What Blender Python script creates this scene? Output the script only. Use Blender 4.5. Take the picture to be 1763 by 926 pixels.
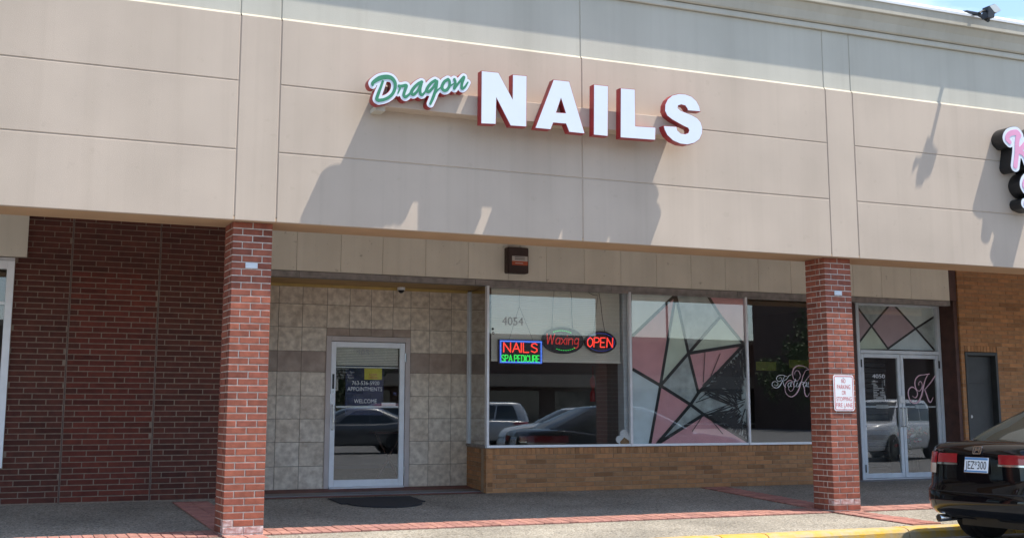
import bpy, bmesh, math, random
import numpy as np
from mathutils import Vector, Matrix, Quaternion
from mathutils.geometry import tessellate_polygon
random.seed(7)
for o in list(bpy.data.objects): bpy.data.objects.remove(o)
SC = bpy.context.scene; COL = SC.collection
R = math.radians
# ---------------------------------------------------------------- camera
CAM = np.array([-2.5383, -12.5032, 1.178]); FPX = 2167.46; YAW = .42068; PITCH = .16342; VSH = -109.72
cd = bpy.data.cameras.new('camera'); cam = bpy.data.objects.new('camera', cd); COL.objects.link(cam)
cam.location = CAM; cam.rotation_euler = (math.pi/2+PITCH, 0, -YAW)
cd.sensor_width = 36; cd.lens = 36*FPX/1763; cd.shift_y = VSH/1763; cd.clip_end = 2000; SC.camera = cam
# ---------------------------------------------------------------- sky and sun
SUN_D = Vector((-.42, .21, -1)).normalized()
EL = math.asin(-SUN_D.z); AZ = math.atan2(-SUN_D.x, -SUN_D.y)
w = bpy.data.worlds.new('World'); SC.world = w; w.use_nodes = True
nt = w.node_tree; nt.nodes.clear()
out = nt.nodes.new('ShaderNodeOutputWorld'); bg = nt.nodes.new('ShaderNodeBackground'); bg.inputs[1].default_value = .15
sky = nt.nodes.new('ShaderNodeTexSky'); sky.sky_type = 'NISHITA'; sky.sun_disc = False
sky.sun_elevation = EL; sky.sun_rotation = AZ; sky.air_density = 1.0; sky.dust_density = .8; sky.ozone_density = 3.0
tc = nt.nodes.new('ShaderNodeTexCoord'); mp = nt.nodes.new('ShaderNodeMapping'); mp.inputs['Scale'].default_value = (1.6, 1.6, 4.5)
nz = nt.nodes.new('ShaderNodeTexNoise'); nz.inputs['Scale'].default_value = 2.2; nz.inputs['Detail'].default_value = 7; nz.inputs['Roughness'].default_value = .55
cr = nt.nodes.new('ShaderNodeValToRGB'); cr.color_ramp.elements[0].position = .50; cr.color_ramp.elements[1].position = .74
cr.color_ramp.elements[1].color = (.8, .8, .8, 1)
mx = nt.nodes.new('ShaderNodeMix'); mx.data_type = 'RGBA'; mx.inputs['B'].default_value = (7.5, 7.8, 8.2, 1)
L = nt.links.new
L(tc.outputs['Generated'], mp.inputs[0]); L(mp.outputs[0], nz.inputs['Vector']); L(nz.outputs['Fac'], cr.inputs[0])
L(cr.outputs[0], mx.inputs['Factor']); L(sky.outputs[0], mx.inputs['A']); L(mx.outputs['Result'], bg.inputs[0]); L(bg.outputs[0], out.inputs[0])
sd = bpy.data.lights.new('sun', 'SUN'); sd.energy = 4.0; sd.angle = R(.53); sd.color = (1, .945, .85)
so = bpy.data.objects.new('sun', sd); COL.objects.link(so); so.rotation_euler = SUN_D.to_track_quat('-Z', 'Y').to_euler(); so.location = (20, -20, 40)
SC.view_settings.view_transform = 'Standard'; SC.view_settings.look = 'None'; SC.view_settings.gamma = 1; SC.view_settings.exposure = .9

# ---------------------------------------------------------------- helpers
_cy, _sy, _cp, _sp = math.cos(YAW), math.sin(YAW), math.cos(PITCH), math.sin(PITCH)
_f = np.array([_sy*_cp, _cy*_cp, _sp]); _r = np.array([_cy, -_sy, 0]); _u = np.cross(_r, _f)
def P(u, v, y):
    """measurement taken from the photograph -> (X, Z) on the vertical plane y"""
    d = _r*(u-881.5)/FPX - _u*(v-463-VSH)/FPX + _f
    q = CAM + d*(y-CAM[1])/d[1]
    return float(q[0]), float(q[2])
SL = .0475                                  # the walk rises to the shops and falls more gently to the kerb
def gz(y): return .026*y if y < 0 else (SL*y if y < 3.003 else .1427+.026*(y-3.003))
class MB:
    def __init__(s): s.v = []; s.f = []
    def quad(s, a, b, c, d):
        n = len(s.v); s.v += [a, b, c, d]; s.f.append((n, n+1, n+2, n+3)); return s
    def box(s, x0, x1, y0, y1, z0, z1):
        n = len(s.v)
        s.v += [(x0,y0,z0),(x1,y0,z0),(x1,y1,z0),(x0,y1,z0),(x0,y0,z1),(x1,y0,z1),(x1,y1,z1),(x0,y1,z1)]
        s.f += [tuple(n+i for i in q) for q in ((0,3,2,1),(4,5,6,7),(0,1,5,4),(1,2,6,5),(2,3,7,6),(3,0,4,7))]; return s
    def cbox(s, x0, x1, y0, y1, z0, z1, c):
        """box whose -y face has chamfered edges"""
        n = len(s.v)
        s.v += [(x0,y1,z0),(x1,y1,z0),(x1,y1,z1),(x0,y1,z1),(x0,y0+c,z0),(x1,y0+c,z0),(x1,y0+c,z1),(x0,y0+c,z1),
                (x0+c,y0,z0+c),(x1-c,y0,z0+c),(x1-c,y0,z1-c),(x0+c,y0,z1-c)]
        s.f += [tuple(n+i for i in q) for q in ((3,2,1,0),(8,9,10,11),(4,5,9,8),(5,6,10,9),(6,7,11,10),(7,4,8,11),(0,1,5,4),(1,2,6,5),(2,3,7,6),(3,0,4,7))]; return s
    def prism(s, poly, y0, y1, holes=(), plane='xz'):
        """poly in (x,z), front at y0 (towards the street), back at y1"""
        loops = [list(poly)]+[list(h) for h in holes]
        pts = [p for l in loops for p in l]; n = len(s.v); k = len(pts)
        s.v += [(p[0], y0, p[1]) for p in pts]+[(p[0], y1, p[1]) for p in pts]
        tris = tessellate_polygon([[Vector((p[0], p[1], 0)) for p in l] for l in loops])
        for t in tris: s.f.append(tuple(n+i for i in t)); s.f.append(tuple(n+k+i for i in reversed(t)))
        b = 0
        for l in loops:
            m = len(l)
            for i in range(m): a, c = b+i, b+(i+1) % m; s.f.append((n+a, n+c, n+k+c, n+k+a))
            b += m
        return s
    def tube(s, pts, r, n=8, cap=True):
        pts = [Vector(p) for p in pts]; rs = r if isinstance(r, (list, tuple)) else [r]*len(pts); b = len(s.v)
        for i, p in enumerate(pts):
            d = (pts[min(i+1, len(pts)-1)]-pts[max(i-1, 0)]).normalized()
            a = d.orthogonal().normalized(); c = d.cross(a)
            if i and True:
                a = (pa - d*pa.dot(d)).normalized(); c = d.cross(a)
            pa = a
            for k in range(n):
                t = 2*math.pi*k/n; q = p+(a*math.cos(t)+c*math.sin(t))*rs[i]; s.v.append(tuple(q))
        for i in range(len(pts)-1):
            for k in range(n):
                s.f.append((b+i*n+k, b+i*n+(k+1) % n, b+(i+1)*n+(k+1) % n, b+(i+1)*n+k))
        if cap:
            s.f.append(tuple(b+k for k in reversed(range(n)))); s.f.append(tuple(b+(len(pts)-1)*n+k for k in range(n)))
        return s
    def grid(s, rows):
        b = len(s.v); m = len(rows[0])
        for r_ in rows: s.v += [tuple(p) for p in r_]
        for i in range(len(rows)-1):
            for j in range(m-1): s.f.append((b+i*m+j, b+i*m+j+1, b+(i+1)*m+j+1, b+(i+1)*m+j))
        return s
    def mesh(s, name, smooth=False, fix=True):
        me = bpy.data.meshes.new(name); me.from_pydata(s.v, [], s.f)
        if fix:
            b = bmesh.new(); b.from_mesh(me); bmesh.ops.recalc_face_normals(b, faces=b.faces[:]); b.to_mesh(me); b.free()
        if smooth: me.polygons.foreach_set('use_smooth', [True]*len(me.polygons))
        return me
    def build(s, name, mat, parent=None, smooth=False, label=None):
        return obj(name, s.mesh(name, smooth), mat, parent, label=label)
def obj(name, me, mat=None, parent=None, loc=None, label=None):
    o = bpy.data.objects.new(name, me); COL.objects.link(o)
    if mat and not me.materials: me.materials.append(mat)
    if parent: o.parent = parent
    if loc: o.location = loc
    if label: o['label'] = label
    return o
def tag(o, label=None, cat=None, group=None, kind=None):
    if label: o['label'] = label
    if cat: o['category'] = cat
    if group: o['group'] = group
    if kind: o['kind'] = kind
    return o
def thing(name, label, cat, loc=(0,0,0), group=None, rz=0):
    o = bpy.data.objects.new(name, None); COL.objects.link(o); o.location = loc; o.rotation_euler = (0,0,rz); o.empty_display_size = .1
    return tag(o, label, cat, group)
def box(name, mat, parent, *a): return MB().box(*a).build(name, mat, parent)
# ---- materials
def mat(name, col, rough=.7, var=.12, scale=6, bump=0, bscale=80, metal=0, spec=.5, col2=None, coat=0, rnd=0, attr=None, emit=None, estr=0, detail=6, stretch=None, streak=0, spots=0):
    m = bpy.data.materials.new(name); m.use_nodes = True; t = m.node_tree; n = t.nodes; l = t.links.new
    b = n['Principled BSDF']; b.inputs['Roughness'].default_value = rough; b.inputs['Metallic'].default_value = metal
    b.inputs['Specular IOR Level'].default_value = spec; b.inputs['Coat Weight'].default_value = coat; b.inputs['Coat Roughness'].default_value = .03
    tcn = n.new('ShaderNodeTexCoord'); vec = tcn.outputs['Object']
    if rnd or attr:
        g = n.new('ShaderNodeNewGeometry'); vec = g.outputs['Position']
        if not attr:
            oj = n.new('ShaderNodeObjectInfo'); va = n.new('ShaderNodeVectorMath'); va.operation = 'MULTIPLY_ADD'; va.inputs[1].default_value = (37, 19, 53); l(oj.outputs['Random'], va.inputs[0]); l(vec, va.inputs[2]); vec = va.outputs[0]
    if stretch:
        mpn = n.new('ShaderNodeMapping'); mpn.inputs['Scale'].default_value = stretch; l(vec, mpn.inputs[0]); vec = mpn.outputs[0]
    nn = n.new('ShaderNodeTexNoise'); nn.inputs['Scale'].default_value = scale; nn.inputs['Detail'].default_value = detail; l(vec, nn.inputs['Vector'])
    ramp = n.new('ShaderNodeValToRGB'); c2 = col2 or tuple(max(0, c*(1-var*1.6)) for c in col); c1 = tuple(min(1, c*(1+var*.8)) for c in col) if not col2 else col
    ramp.color_ramp.elements[0].position = .32; ramp.color_ramp.elements[1].position = .68
    ramp.color_ramp.elements[0].color = (*c2, 1); ramp.color_ramp.elements[1].color = (*c1, 1); l(nn.outputs['Fac'], ramp.inputs[0])
    colout = ramp.outputs[0]
    if rnd or attr:
        if attr: an = n.new('ShaderNodeAttribute'); an.attribute_name = attr; rv = an.outputs['Fac']
        else: oi = n.new('ShaderNodeObjectInfo'); rv = oi.outputs['Random']
        rr = n.new('ShaderNodeValToRGB'); rr.color_ramp.elements.remove(rr.color_ramp.elements[0]) if False else None
        k = rnd if rnd else [(1,1,1)]
        els = rr.color_ramp.elements; els[0].color = (*k[0], 1); els[1].color = (*k[-1], 1)
        for i, c in enumerate(k[1:-1]): e = els.new((i+1)/(len(k)-1)); e.color = (*c, 1)
        l(rv, rr.inputs[0]); mm = n.new('ShaderNodeMix'); mm.data_type = 'RGBA'; mm.blend_type = 'MULTIPLY'; mm.inputs['Factor'].default_value = 1
        l(colout, mm.inputs['A']); l(rr.outputs[0], mm.inputs['B']); colout = mm.outputs['Result']
    g2 = n.new('ShaderNodeNewGeometry') if streak or spots else None
    for amt, scl, st_, lo, hi in ((streak, 1.0, (2.6, 2.6, .16), .42, .72), (streak*.7, 1.0, (11, 11, .35), .5, .75), (spots, 1.0, (9, 9, 9), .66, .72), (spots*.8, 1.0, (31, 31, 31), .68, .73)):
        if not amt: continue
        mq = n.new('ShaderNodeMapping'); mq.inputs['Scale'].default_value = st_; l(g2.outputs['Position'], mq.inputs[0]); nq = n.new('ShaderNodeTexNoise'); nq.inputs['Scale'].default_value = scl; nq.inputs['Detail'].default_value = 5; l(mq.outputs[0], nq.inputs['Vector'])
        rq = n.new('ShaderNodeValToRGB'); rq.color_ramp.elements[0].position = lo; rq.color_ramp.elements[1].position = hi; rq.color_ramp.elements[0].color = (1,1,1,1); rq.color_ramp.elements[1].color = (1-amt, 1-amt*1.05, 1-amt*1.15, 1); l(nq.outputs['Fac'], rq.inputs[0])
        mq2 = n.new('ShaderNodeMix'); mq2.data_type = 'RGBA'; mq2.blend_type = 'MULTIPLY'; mq2.inputs['Factor'].default_value = 1; l(colout, mq2.inputs['A']); l(rq.outputs[0], mq2.inputs['B']); colout = mq2.outputs['Result']
    l(colout, b.inputs['Base Color'])
    if bump:
        bn = n.new('ShaderNodeTexNoise'); bn.inputs['Scale'].default_value = bscale; bn.inputs['Detail'].default_value = 4; l(vec, bn.inputs['Vector'])
        bp = n.new('ShaderNodeBump'); bp.inputs['Strength'].default_value = bump; bp.inputs['Distance'].default_value = .006; l(bn.outputs['Fac'], bp.inputs['Height']); l(bp.outputs[0], b.inputs['Normal'])
    if emit: b.inputs['Emission Color'].default_value = (*emit, 1); b.inputs['Emission Strength'].default_value = estr
    return m
def glass_mat(name, tint=(.965, .975, .97), k=2.1):
    m = bpy.data.materials.new(name); m.use_nodes = True; t = m.node_tree; n = t.nodes; l = t.links.new; n.clear()
    o = n.new('ShaderNodeOutputMaterial'); mixn = n.new('ShaderNodeMixShader'); tr = n.new('ShaderNodeBsdfTransparent'); gl = n.new('ShaderNodeBsdfGlossy')
    tr.inputs[0].default_value = (*tint, 1); gl.inputs['Roughness'].default_value = .0
    fr = n.new('ShaderNodeFresnel'); gg = n.new('ShaderNodeNewGeometry'); io = n.new('ShaderNodeMapRange'); io.inputs['To Min'].default_value = 1.52; io.inputs['To Max'].default_value = 1/1.52; l(gg.outputs['Backfacing'], io.inputs['Value']); l(io.outputs[0], fr.inputs[0]); mu = n.new('ShaderNodeMath'); mu.operation = 'MULTIPLY'; mu.inputs[1].default_value = k; mu.use_clamp = True
    # faint unevenness of old plate glass
    tcn = n.new('ShaderNodeTexCoord'); nn = n.new('ShaderNodeTexNoise'); nn.inputs['Scale'].default_value = .9; nn.inputs['Detail'].default_value = 1; l(tcn.outputs['Object'], nn.inputs['Vector'])
    bp = n.new('ShaderNodeBump'); bp.inputs['Strength'].default_value = .02; bp.inputs['Distance'].default_value = .02; l(nn.outputs['Fac'], bp.inputs['Height']); l(bp.outputs[0], gl.inputs['Normal'])
    l(fr.outputs[0], mu.inputs[0]); l(mu.outputs[0], mixn.inputs[0]); l(tr.outputs[0], mixn.inputs[1]); l(gl.outputs[0], mixn.inputs[2]); l(mixn.outputs[0], o.inputs[0])
    return m
def aggregate(name):
    m = bpy.data.materials.new(name); m.use_nodes = True; t = m.node_tree; n = t.nodes; l = t.links.new; b = n['Principled BSDF']; b.inputs['Roughness'].default_value = .85
    tcn = n.new('ShaderNodeTexCoord'); vo = n.new('ShaderNodeTexVoronoi'); vo.inputs['Scale'].default_value = 62; l(tcn.outputs['Object'], vo.inputs['Vector'])
    ra = n.new('ShaderNodeValToRGB'); e = ra.color_ramp.elements
    for i, (p, c) in enumerate([(0, (.09,.075,.06)), (.25, (.30,.26,.20)), (.5, (.40,.36,.29)), (.75, (.22,.2,.17)), (1, (.52,.48,.40))]):
        if i < 2: e[i].position = p; e[i].color = (*c, 1)
        else: q = e.new(p); q.color = (*c, 1)
    e[1].position = .25
    se = n.new('ShaderNodeSeparateColor'); l(vo.outputs['Color'], se.inputs[0]); l(se.outputs[0], ra.inputs[0])
    nn = n.new('ShaderNodeTexNoise'); nn.inputs['Scale'].default_value = .9; nn.inputs['Detail'].default_value = 5; l(tcn.outputs['Object'], nn.inputs['Vector'])
    r2 = n.new('ShaderNodeValToRGB'); r2.color_ramp.elements[0].position = .3; r2.color_ramp.elements[1].position = .7; r2.color_ramp.elements[0].color = (.62,.62,.62,1); l(nn.outputs['Fac'], r2.inputs[0])
    mm = n.new('ShaderNodeMix'); mm.data_type = 'RGBA'; mm.blend_type = 'MULTIPLY'; mm.inputs['Factor'].default_value = 1; l(ra.outputs[0], mm.inputs['A']); l(r2.outputs[0], mm.inputs['B'])
    gs = n.new('ShaderNodeTexVoronoi'); gs.inputs['Scale'].default_value = 2.3; l(tcn.outputs['Object'], gs.inputs['Vector']); gr = n.new('ShaderNodeValToRGB'); gr.color_ramp.elements[0].position = .035; gr.color_ramp.elements[1].position = .05; gr.color_ramp.elements[0].color = (.35,.34,.33,1); l(gs.outputs['Distance'], gr.inputs[0])
    m3 = n.new('ShaderNodeMix'); m3.data_type = 'RGBA'; m3.blend_type = 'MULTIPLY'; m3.inputs['Factor'].default_value = .8; l(mm.outputs['Result'], m3.inputs['A']); l(gr.outputs[0], m3.inputs['B']); l(m3.outputs['Result'], b.inputs['Base Color'])
    bp = n.new('ShaderNodeBump'); bp.inputs['Strength'].default_value = .7; bp.inputs['Distance'].default_value = .006; bp.invert = True; l(vo.outputs['Distance'], bp.inputs['Height']); l(bp.outputs[0], b.inputs['Normal'])
    return m
RB = [(.62,.55,.55), (.95,.9,.88), (.8,.72,.72), (1.1,1.05,1), (.88,.8,.85), (1.0,.95,.9)]
TB = [(.6,.55,.5), (1,.95,.9), (.8,.8,.82), (1.15,1.05,.95), (.9,.8,.75), (1.05,1.05,1.05)]
M = dict(
 stucco=mat('stucco_beige', (.53,.432,.342), .92, .05, 1.1, .32, 150, streak=.065, spots=.05),
 stucco2=mat('stucco_grey', (.53,.498,.415), .92, .04, 1.1, .3, 150, streak=.07),
 stucco3=mat('stucco_cornice', (.49,.448,.36), .92, .05, 1.1, .4, 95, streak=.09),
 soffit=mat('soffit_tan', (.52,.35,.21), .9, .06, 2, .2, 60),
 flash=mat('white_flashing', (.8,.8,.78), .4, .03, 3),
 cap=mat('roof_cap_metal', (.62,.66,.63), .5, .04, 3),
 brick=mat('red_brick', (.31,.10,.06), .88, .16, 14, .5, 120, rnd=RB),
 brick_s=mat('red_brick_joined', (.31,.10,.06), .88, .16, 14, .5, 120, rnd=RB, attr='rnd'),
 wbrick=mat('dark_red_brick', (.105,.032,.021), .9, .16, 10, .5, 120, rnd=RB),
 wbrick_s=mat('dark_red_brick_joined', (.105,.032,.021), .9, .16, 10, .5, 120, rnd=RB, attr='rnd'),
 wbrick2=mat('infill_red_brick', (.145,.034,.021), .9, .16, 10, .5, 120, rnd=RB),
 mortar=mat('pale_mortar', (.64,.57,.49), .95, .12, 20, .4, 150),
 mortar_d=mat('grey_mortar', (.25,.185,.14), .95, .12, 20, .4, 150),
 caulk=mat('caulk', (.07,.05,.05), .8, .1, 20),
 eff=mat('salt_stained_brick', (.62,.52,.50), .92, .3, 22, .5, 100, col2=(.30,.10,.07)),
 tan=mat('tan_brick', (.42,.215,.095), .85, .12, 12, .4, 120, rnd=TB),
 tan_s=mat('tan_brick_joined', (.42,.215,.095), .85, .12, 12, .4, 120, rnd=TB, attr='rnd'),
 mortar_t=mat('tan_mortar', (.32,.22,.14), .95, .1, 20, .3, 150),
 tile=mat('travertine_tile', (.80,.70,.57), .45, .2, 13, .1, 40, rnd=[(.9,.88,.86),(1.05,1.03,1),(.97,.95,.92),(1.02,1.03,1.04)], col2=(.50,.41,.32), detail=12),
 tile_d=mat('brown_tile', (.43,.335,.26), .45, .2, 7, .1, 40, rnd=[(.9,.9,.9),(1.05,1,1)], col2=(.29,.215,.165)),
 grout=mat('grout', (.20,.165,.13), .9, .1, 20),
 panel=mat('cream_panel', (.70,.64,.53), .6, .04, 2.2, .05, 30, streak=.08, spots=.35, rnd=[(.96,.96,.96),(1,1,1),(1.02,1.01,1)]),
 panelback=mat('panel_backing', (.30,.27,.21), .9, .1, 5),
 alu=mat('aluminium', (.70,.69,.70), .42, .06, 8, metal=.2),
 alu_d=mat('weathered_lintel', (.25,.22,.20), .6, .2, 9),
 white=mat('white_painted_metal', (.86,.88,.90), .4, .04, 6),
 grey=mat('grey_painted_metal', (.62,.66,.69), .42, .06, 6),
 trim=mat('pinkish_trim', (.56,.49,.46), .55, .05, 6),
 brown=mat('brown_jamb', (.085,.035,.025), .6, .2, 8),
 dark=mat('charcoal_door_paint', (.04,.043,.043), .45, .15, 5),
 black=mat('black_plastic', (.012,.012,.013), .4, .1, 10),
 rubber=mat('black_rubber', (.022,.022,.026), .85, .15, 30, .3, 120),
 steel=mat('brushed_steel', (.55,.55,.55), .3, .08, 20, metal=.9),
 yellowtrim=mat('yellow_trim', (.55,.38,.12), .6, .1, 6), recess=mat('recess_ceiling', (.5,.33,.14), .8, .1, 4),
 glass=glass_mat('window_glass'), paver=mat('red_paver', (.38,.195,.155), .85, .14, 16, .4, 120, rnd=RB),
 paver_s=mat('red_paver_joined', (.40,.185,.145), .85, .14, 16, .4, 120, rnd=RB, attr='rnd'),
 entry=mat('maroon_entry_floor', (.20,.075,.058), .75, .25, 9, .3, 60),
 agg=aggregate('exposed_aggregate'), asphalt=mat('asphalt', (.19,.187,.183), .9, .16, 3, .6, 140, detail=9),
 kerb=mat('yellow_kerb_paint', (.55,.31,.025), .7, .2, 7, .4, 90, col2=(.47,.31,.09), detail=9),
 kerbworn=mat('worn_kerb_paint', (.55,.32,.03), .8, .2, 9, .5, 90, col2=(.38,.32,.22), detail=10),
 letter_w=mat('sign_white_acrylic', (.70,.74,.79), .3, .015, 4), letter_r=mat('sign_red_return', (.36,.028,.035), .4, .12, 5),
 green=mat('sign_green', (.035,.215,.105), .4, .05, 6), pink=mat('sign_pink', (.75,.33,.50), .4, .04, 6),
 signblack=mat('sign_black_return', (.014,.014,.015), .35, .1, 5),
 wood=mat('brown_box', (.045,.022,.016), .55, .15, 6), cream=mat('cream_label', (.5,.45,.40), .6, .03, 6), orange=mat('orange_label', (.42,.08,.03), .6, .03, 6),
 signwhite=mat('sign_sheet_white', (.82,.82,.82), .35, .02, 5), signred=mat('sign_red_print', (.60,.07,.07), .5, .03, 8),
 decal=mat('white_vinyl', (.75,.77,.8), .5, .03, 8), decalfaint=mat('faded_vinyl', (.42,.43,.42), .6, .08, 30), decalpink=mat('pink_vinyl', (.62,.40,.45), .5, .03, 8),
 film_w=mat('film_pale', (.78,.82,.78), .7, .06, 5), film_b=mat('film_paleblue', (.72,.80,.82), .7, .06, 5), film_g=mat('film_grey', (.50,.54,.52), .7, .16, 9), film_p=mat('film_pink', (.80,.42,.44), .7, .05, 5),
 film_y=mat('film_greenish', (.70,.77,.64), .7, .06, 5), film_m=mat('film_mauve', (.56,.41,.43), .7, .05, 5), tape=mat('black_tape', (.012,.012,.013), .5, .1, 10),
 blind=mat('ivory_blind', (.80,.77,.68), .7, .03, 5), int_wall=mat('interior_wall', (.20,.19,.19), .8, .05, 3), int_floor=mat('interior_floor', (.14,.13,.13), .5, .1, 3), int_ceil=mat('interior_ceiling', (.30,.29,.27), .9, .05, 3),
 blue=mat('blue_poster', (.045,.05,.16), .5, .1, 5), yellow=mat('yellow_poster', (.70,.60,.06), .6, .04, 5), redorn=mat('red_ornament', (.34,.025,.03), .5, .1, 9), kraft=mat('kraft_card', (.34,.21,.11), .8, .05, 6),
 led_r=mat('led_red', (.3,.02,.02), .5, .02, 5, emit=(1,.05,.03), estr=.9), led_g=mat('led_green', (.02,.3,.05), .5, .02, 5, emit=(.03,.85,.10), estr=.6), led_b=mat('led_blue', (.05,.1,.4), .5, .02, 5, emit=(.12,.30,1), estr=.9),
 led_rd=mat('led_red_dim', (.3,.02,.02), .5, .02, 5, emit=(1,.05,.05), estr=.25), ledpanel=mat('led_panel_black', (.006,.006,.012), .4, .05, 6), ledpanelb=mat('led_panel_blue', (.01,.03,.16), .4, .05, 6, emit=(.02,.08,.6), estr=.25),
 carblack=mat('black_car_paint', (.004,.004,.005), .25, .05, 3, spec=0, coat=1), carwhite=mat('white_car_paint', (.72,.73,.74), .3, .02, 3, coat=1), carsilver=mat('silver_car_paint', (.48,.50,.52), .3, .03, 3, metal=.4, coat=1), carred=mat('red_car_paint', (.25,.03,.03), .3, .03, 3, coat=1), cargrey=mat('grey_car_paint', (.10,.11,.12), .3, .03, 3, metal=.4, coat=1),
 carglass=mat('car_glass', (.02,.027,.026), .04, .05, 2, spec=.9), chrome=mat('chrome', (.75,.75,.76), .12, .03, 5, metal=1), lampred=mat('tail_lamp_red', (.34,.012,.018), .12, .12, 8, coat=1), lampclear=mat('lamp_clear', (.55,.5,.45), .12, .1, 9, coat=1),
 plate=mat('plate_white', (.82,.85,.88), .4, .03, 9), plateblue=mat('plate_blue', (.10,.26,.50), .4, .08, 9), leaf=mat('leaf_green', (.07,.115,.035), .7, .25, 3, rnd=[(.7,.7,.7),(1.1,1.1,1)]), bark=mat('bark', (.12,.09,.065), .9, .2, 9),
 bldg=mat('far_wall', (.13,.085,.07), .9, .1, 1), bldg2=mat('far_wall_beige', (.30,.25,.20), .9, .08, 1), roofm=mat('roof_membrane', (.30,.30,.29), .9, .08, 1), flower=mat('red_petals', (.55,.03,.05), .6, .2, 20), flowerw=mat('white_petals', (.8,.8,.78), .6, .1, 20),
 lamphouse=mat('floodlight_lens', (.55,.58,.56), .2, .06, 7), lampline=mat('tube_light', (.9,.9,.85), .5, .02, 5, emit=(1,.95,.85), estr=.8), cable=mat('thin_cord', (.03,.03,.03), .6, .05, 9), stain=mat('dark_stain', (.05,.045,.04), .9, .2, 12),
)
def txt(name, s, x, z, y, h, mt, parent, w=None, align='CENTER', depth=.0008, shear=0):
    """flat lettering standing in the plane y, cap height h, optional total width w"""
    c = bpy.data.curves.new('t', 'FONT'); c.body = s; c.size = 1; c.shear = shear; c.extrude = 0; c.resolution_u = 3
    t = bpy.data.objects.new('t', c); COL.objects.link(t); bpy.context.view_layer.update()
    me = bpy.data.meshes.new_from_object(t.evaluated_get(bpy.context.evaluated_depsgraph_get())); bpy.data.objects.remove(t)
    n = len(me.vertices); co = np.empty(n*3); me.vertices.foreach_get('co', co); co = co.reshape(-1, 3)
    mn, mxx = co.min(0), co.max(0); hh = .69 if mxx[1]-mn[1] > .8 else (mxx[1]-mn[1])
    k = h/hh; kx = w/(mxx[0]-mn[0]) if w else k
    xx = (co[:,0]-mn[0])*kx; tot = (mxx[0]-mn[0])*kx
    xx += x-(tot/2 if align == 'CENTER' else 0)
    new = np.stack([xx, np.full(n, y), z+(co[:,1])*k], 1); me.vertices.foreach_set('co', new.ravel()); me.materials.clear()
    return obj(name, me, mt, parent)
# signed-distance lettering: strokes -> one clean mesh
def smooth_line(pts, n=7):
    p = [np.array(q, float) for q in pts]; p = [2*p[0]-p[1]]+p+[2*p[-1]-p[-2]]; o = []
    for i in range(1, len(p)-2):
        for k in range(n):
            t = k/n; o.append(.5*((2*p[i])+(-p[i-1]+p[i+1])*t+(2*p[i-1]-5*p[i]+4*p[i+1]-p[i+2])*t*t+(-p[i-1]+3*p[i]-3*p[i+1]+p[i+2])*t**3))
    o.append(p[-2]); return o
def sdf_mesh(strokes, grow, y0, y1, step=.004, back=True):
    """strokes: lists of (x,z,r). filled union, front face at y0, walls to y1"""
    segs = []
    for s in strokes:
        for a, b in zip(s[:-1], s[1:]): segs.append((a, b))
    al = np.array([p for s in strokes for p in s]); mr = al[:,2].max()+grow+2*step
    x0, z0 = al[:,0].min()-mr, al[:,1].min()-mr; nx = int((al[:,0].max()+mr-x0)/step)+2; nz_ = int((al[:,1].max()+mr-z0)/step)+2
    F = np.full((nx, nz_), 9.)
    gx = x0+np.arange(nx)*step; gz_ = z0+np.arange(nz_)*step
    for a, b in segs:
        r = max(a[2], b[2])+grow+2*step
        i0 = max(0, int((min(a[0], b[0])-r-x0)/step)); i1 = min(nx, int((max(a[0], b[0])+r-x0)/step)+2)
        j0 = max(0, int((min(a[1], b[1])-r-z0)/step)); j1 = min(nz_, int((max(a[1], b[1])+r-z0)/step)+2)
        X, Z = np.meshgrid(gx[i0:i1], gz_[j0:j1], indexing='ij'); dx, dz = b[0]-a[0], b[1]-a[1]; l2 = dx*dx+dz*dz+1e-12
        t = np.clip(((X-a[0])*dx+(Z-a[1])*dz)/l2, 0, 1); d = np.hypot(X-a[0]-t*dx, Z-a[1]-t*dz)-(a[2]+(b[2]-a[2])*t)-grow
        F[i0:i1, j0:j1] = np.minimum(F[i0:i1, j0:j1], d)
    V = {}; vs = []; fs = []; bnd = []
    def vid(k, x, z):
        if k not in V: V[k] = len(vs); vs.append((x, z))
        return V[k]
    for i in range(nx-1):
        for j in range(nz_-1):
            q = [(i,j),(i+1,j),(i+1,j+1),(i,j+1)]; ins = [F[c] < 0 for c in q]
            if not any(ins): continue
            poly = []; cross = []
            for k in range(4):
                a, b = q[k], q[(k+1) % 4]
                if ins[k]: poly.append(vid(a, gx[a[0]], gz_[a[1]]))
                if ins[k] != ins[(k+1) % 4]:
                    t = F[a]/(F[a]-F[b]); e = (min(a,b), max(a,b)); t = min(max(t, .02), .98)
                    c = vid(e, gx[a[0]]+t*(gx[b[0]]-gx[a[0]]), gz_[a[1]]+t*(gz_[b[1]]-gz_[a[1]])); poly.append(c); cross.append((c, ins[k]))
            if len(poly) > 2: fs.append(poly)
            if len(cross) == 2:
                bnd.append((cross[0][0], cross[1][0]))
    m = MB(); n = len(vs); m.v = [(x, y0, z) for x, z in vs]; m.f = [tuple(f) for f in fs]
    if y1 is not None:
        m.v += [(x, y1, z) for x, z in vs]
        m.f += [(a, b, b+n, a+n) for a, b in bnd]
    return m
def px_strokes(tr, y, origin, sc, r):
    """traced stroke centre lines -> world strokes in plane y. r in metres or list"""
    o = []
    for s in tr:
        pts = smooth_line([q[:2] for q in s]); rr = [q[2] if len(q) > 2 else 1 for q in s]
        rs = np.interp(np.linspace(0, len(s)-1, len(pts)), range(len(s)), rr)
        o.append([(*P(origin[0]+p[0]/sc, origin[1]+p[1]/sc, y), r*k) for p, k in zip(pts, rs)])
    return o
S, T, D = 3.003, 4.247, 3.386              # shop-front plane, tiled entry wall, double-door plane; shop-front numbers below scaled about the camera
FY, UY = -.14, -.11                  # lower and upper fascia planes
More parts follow.
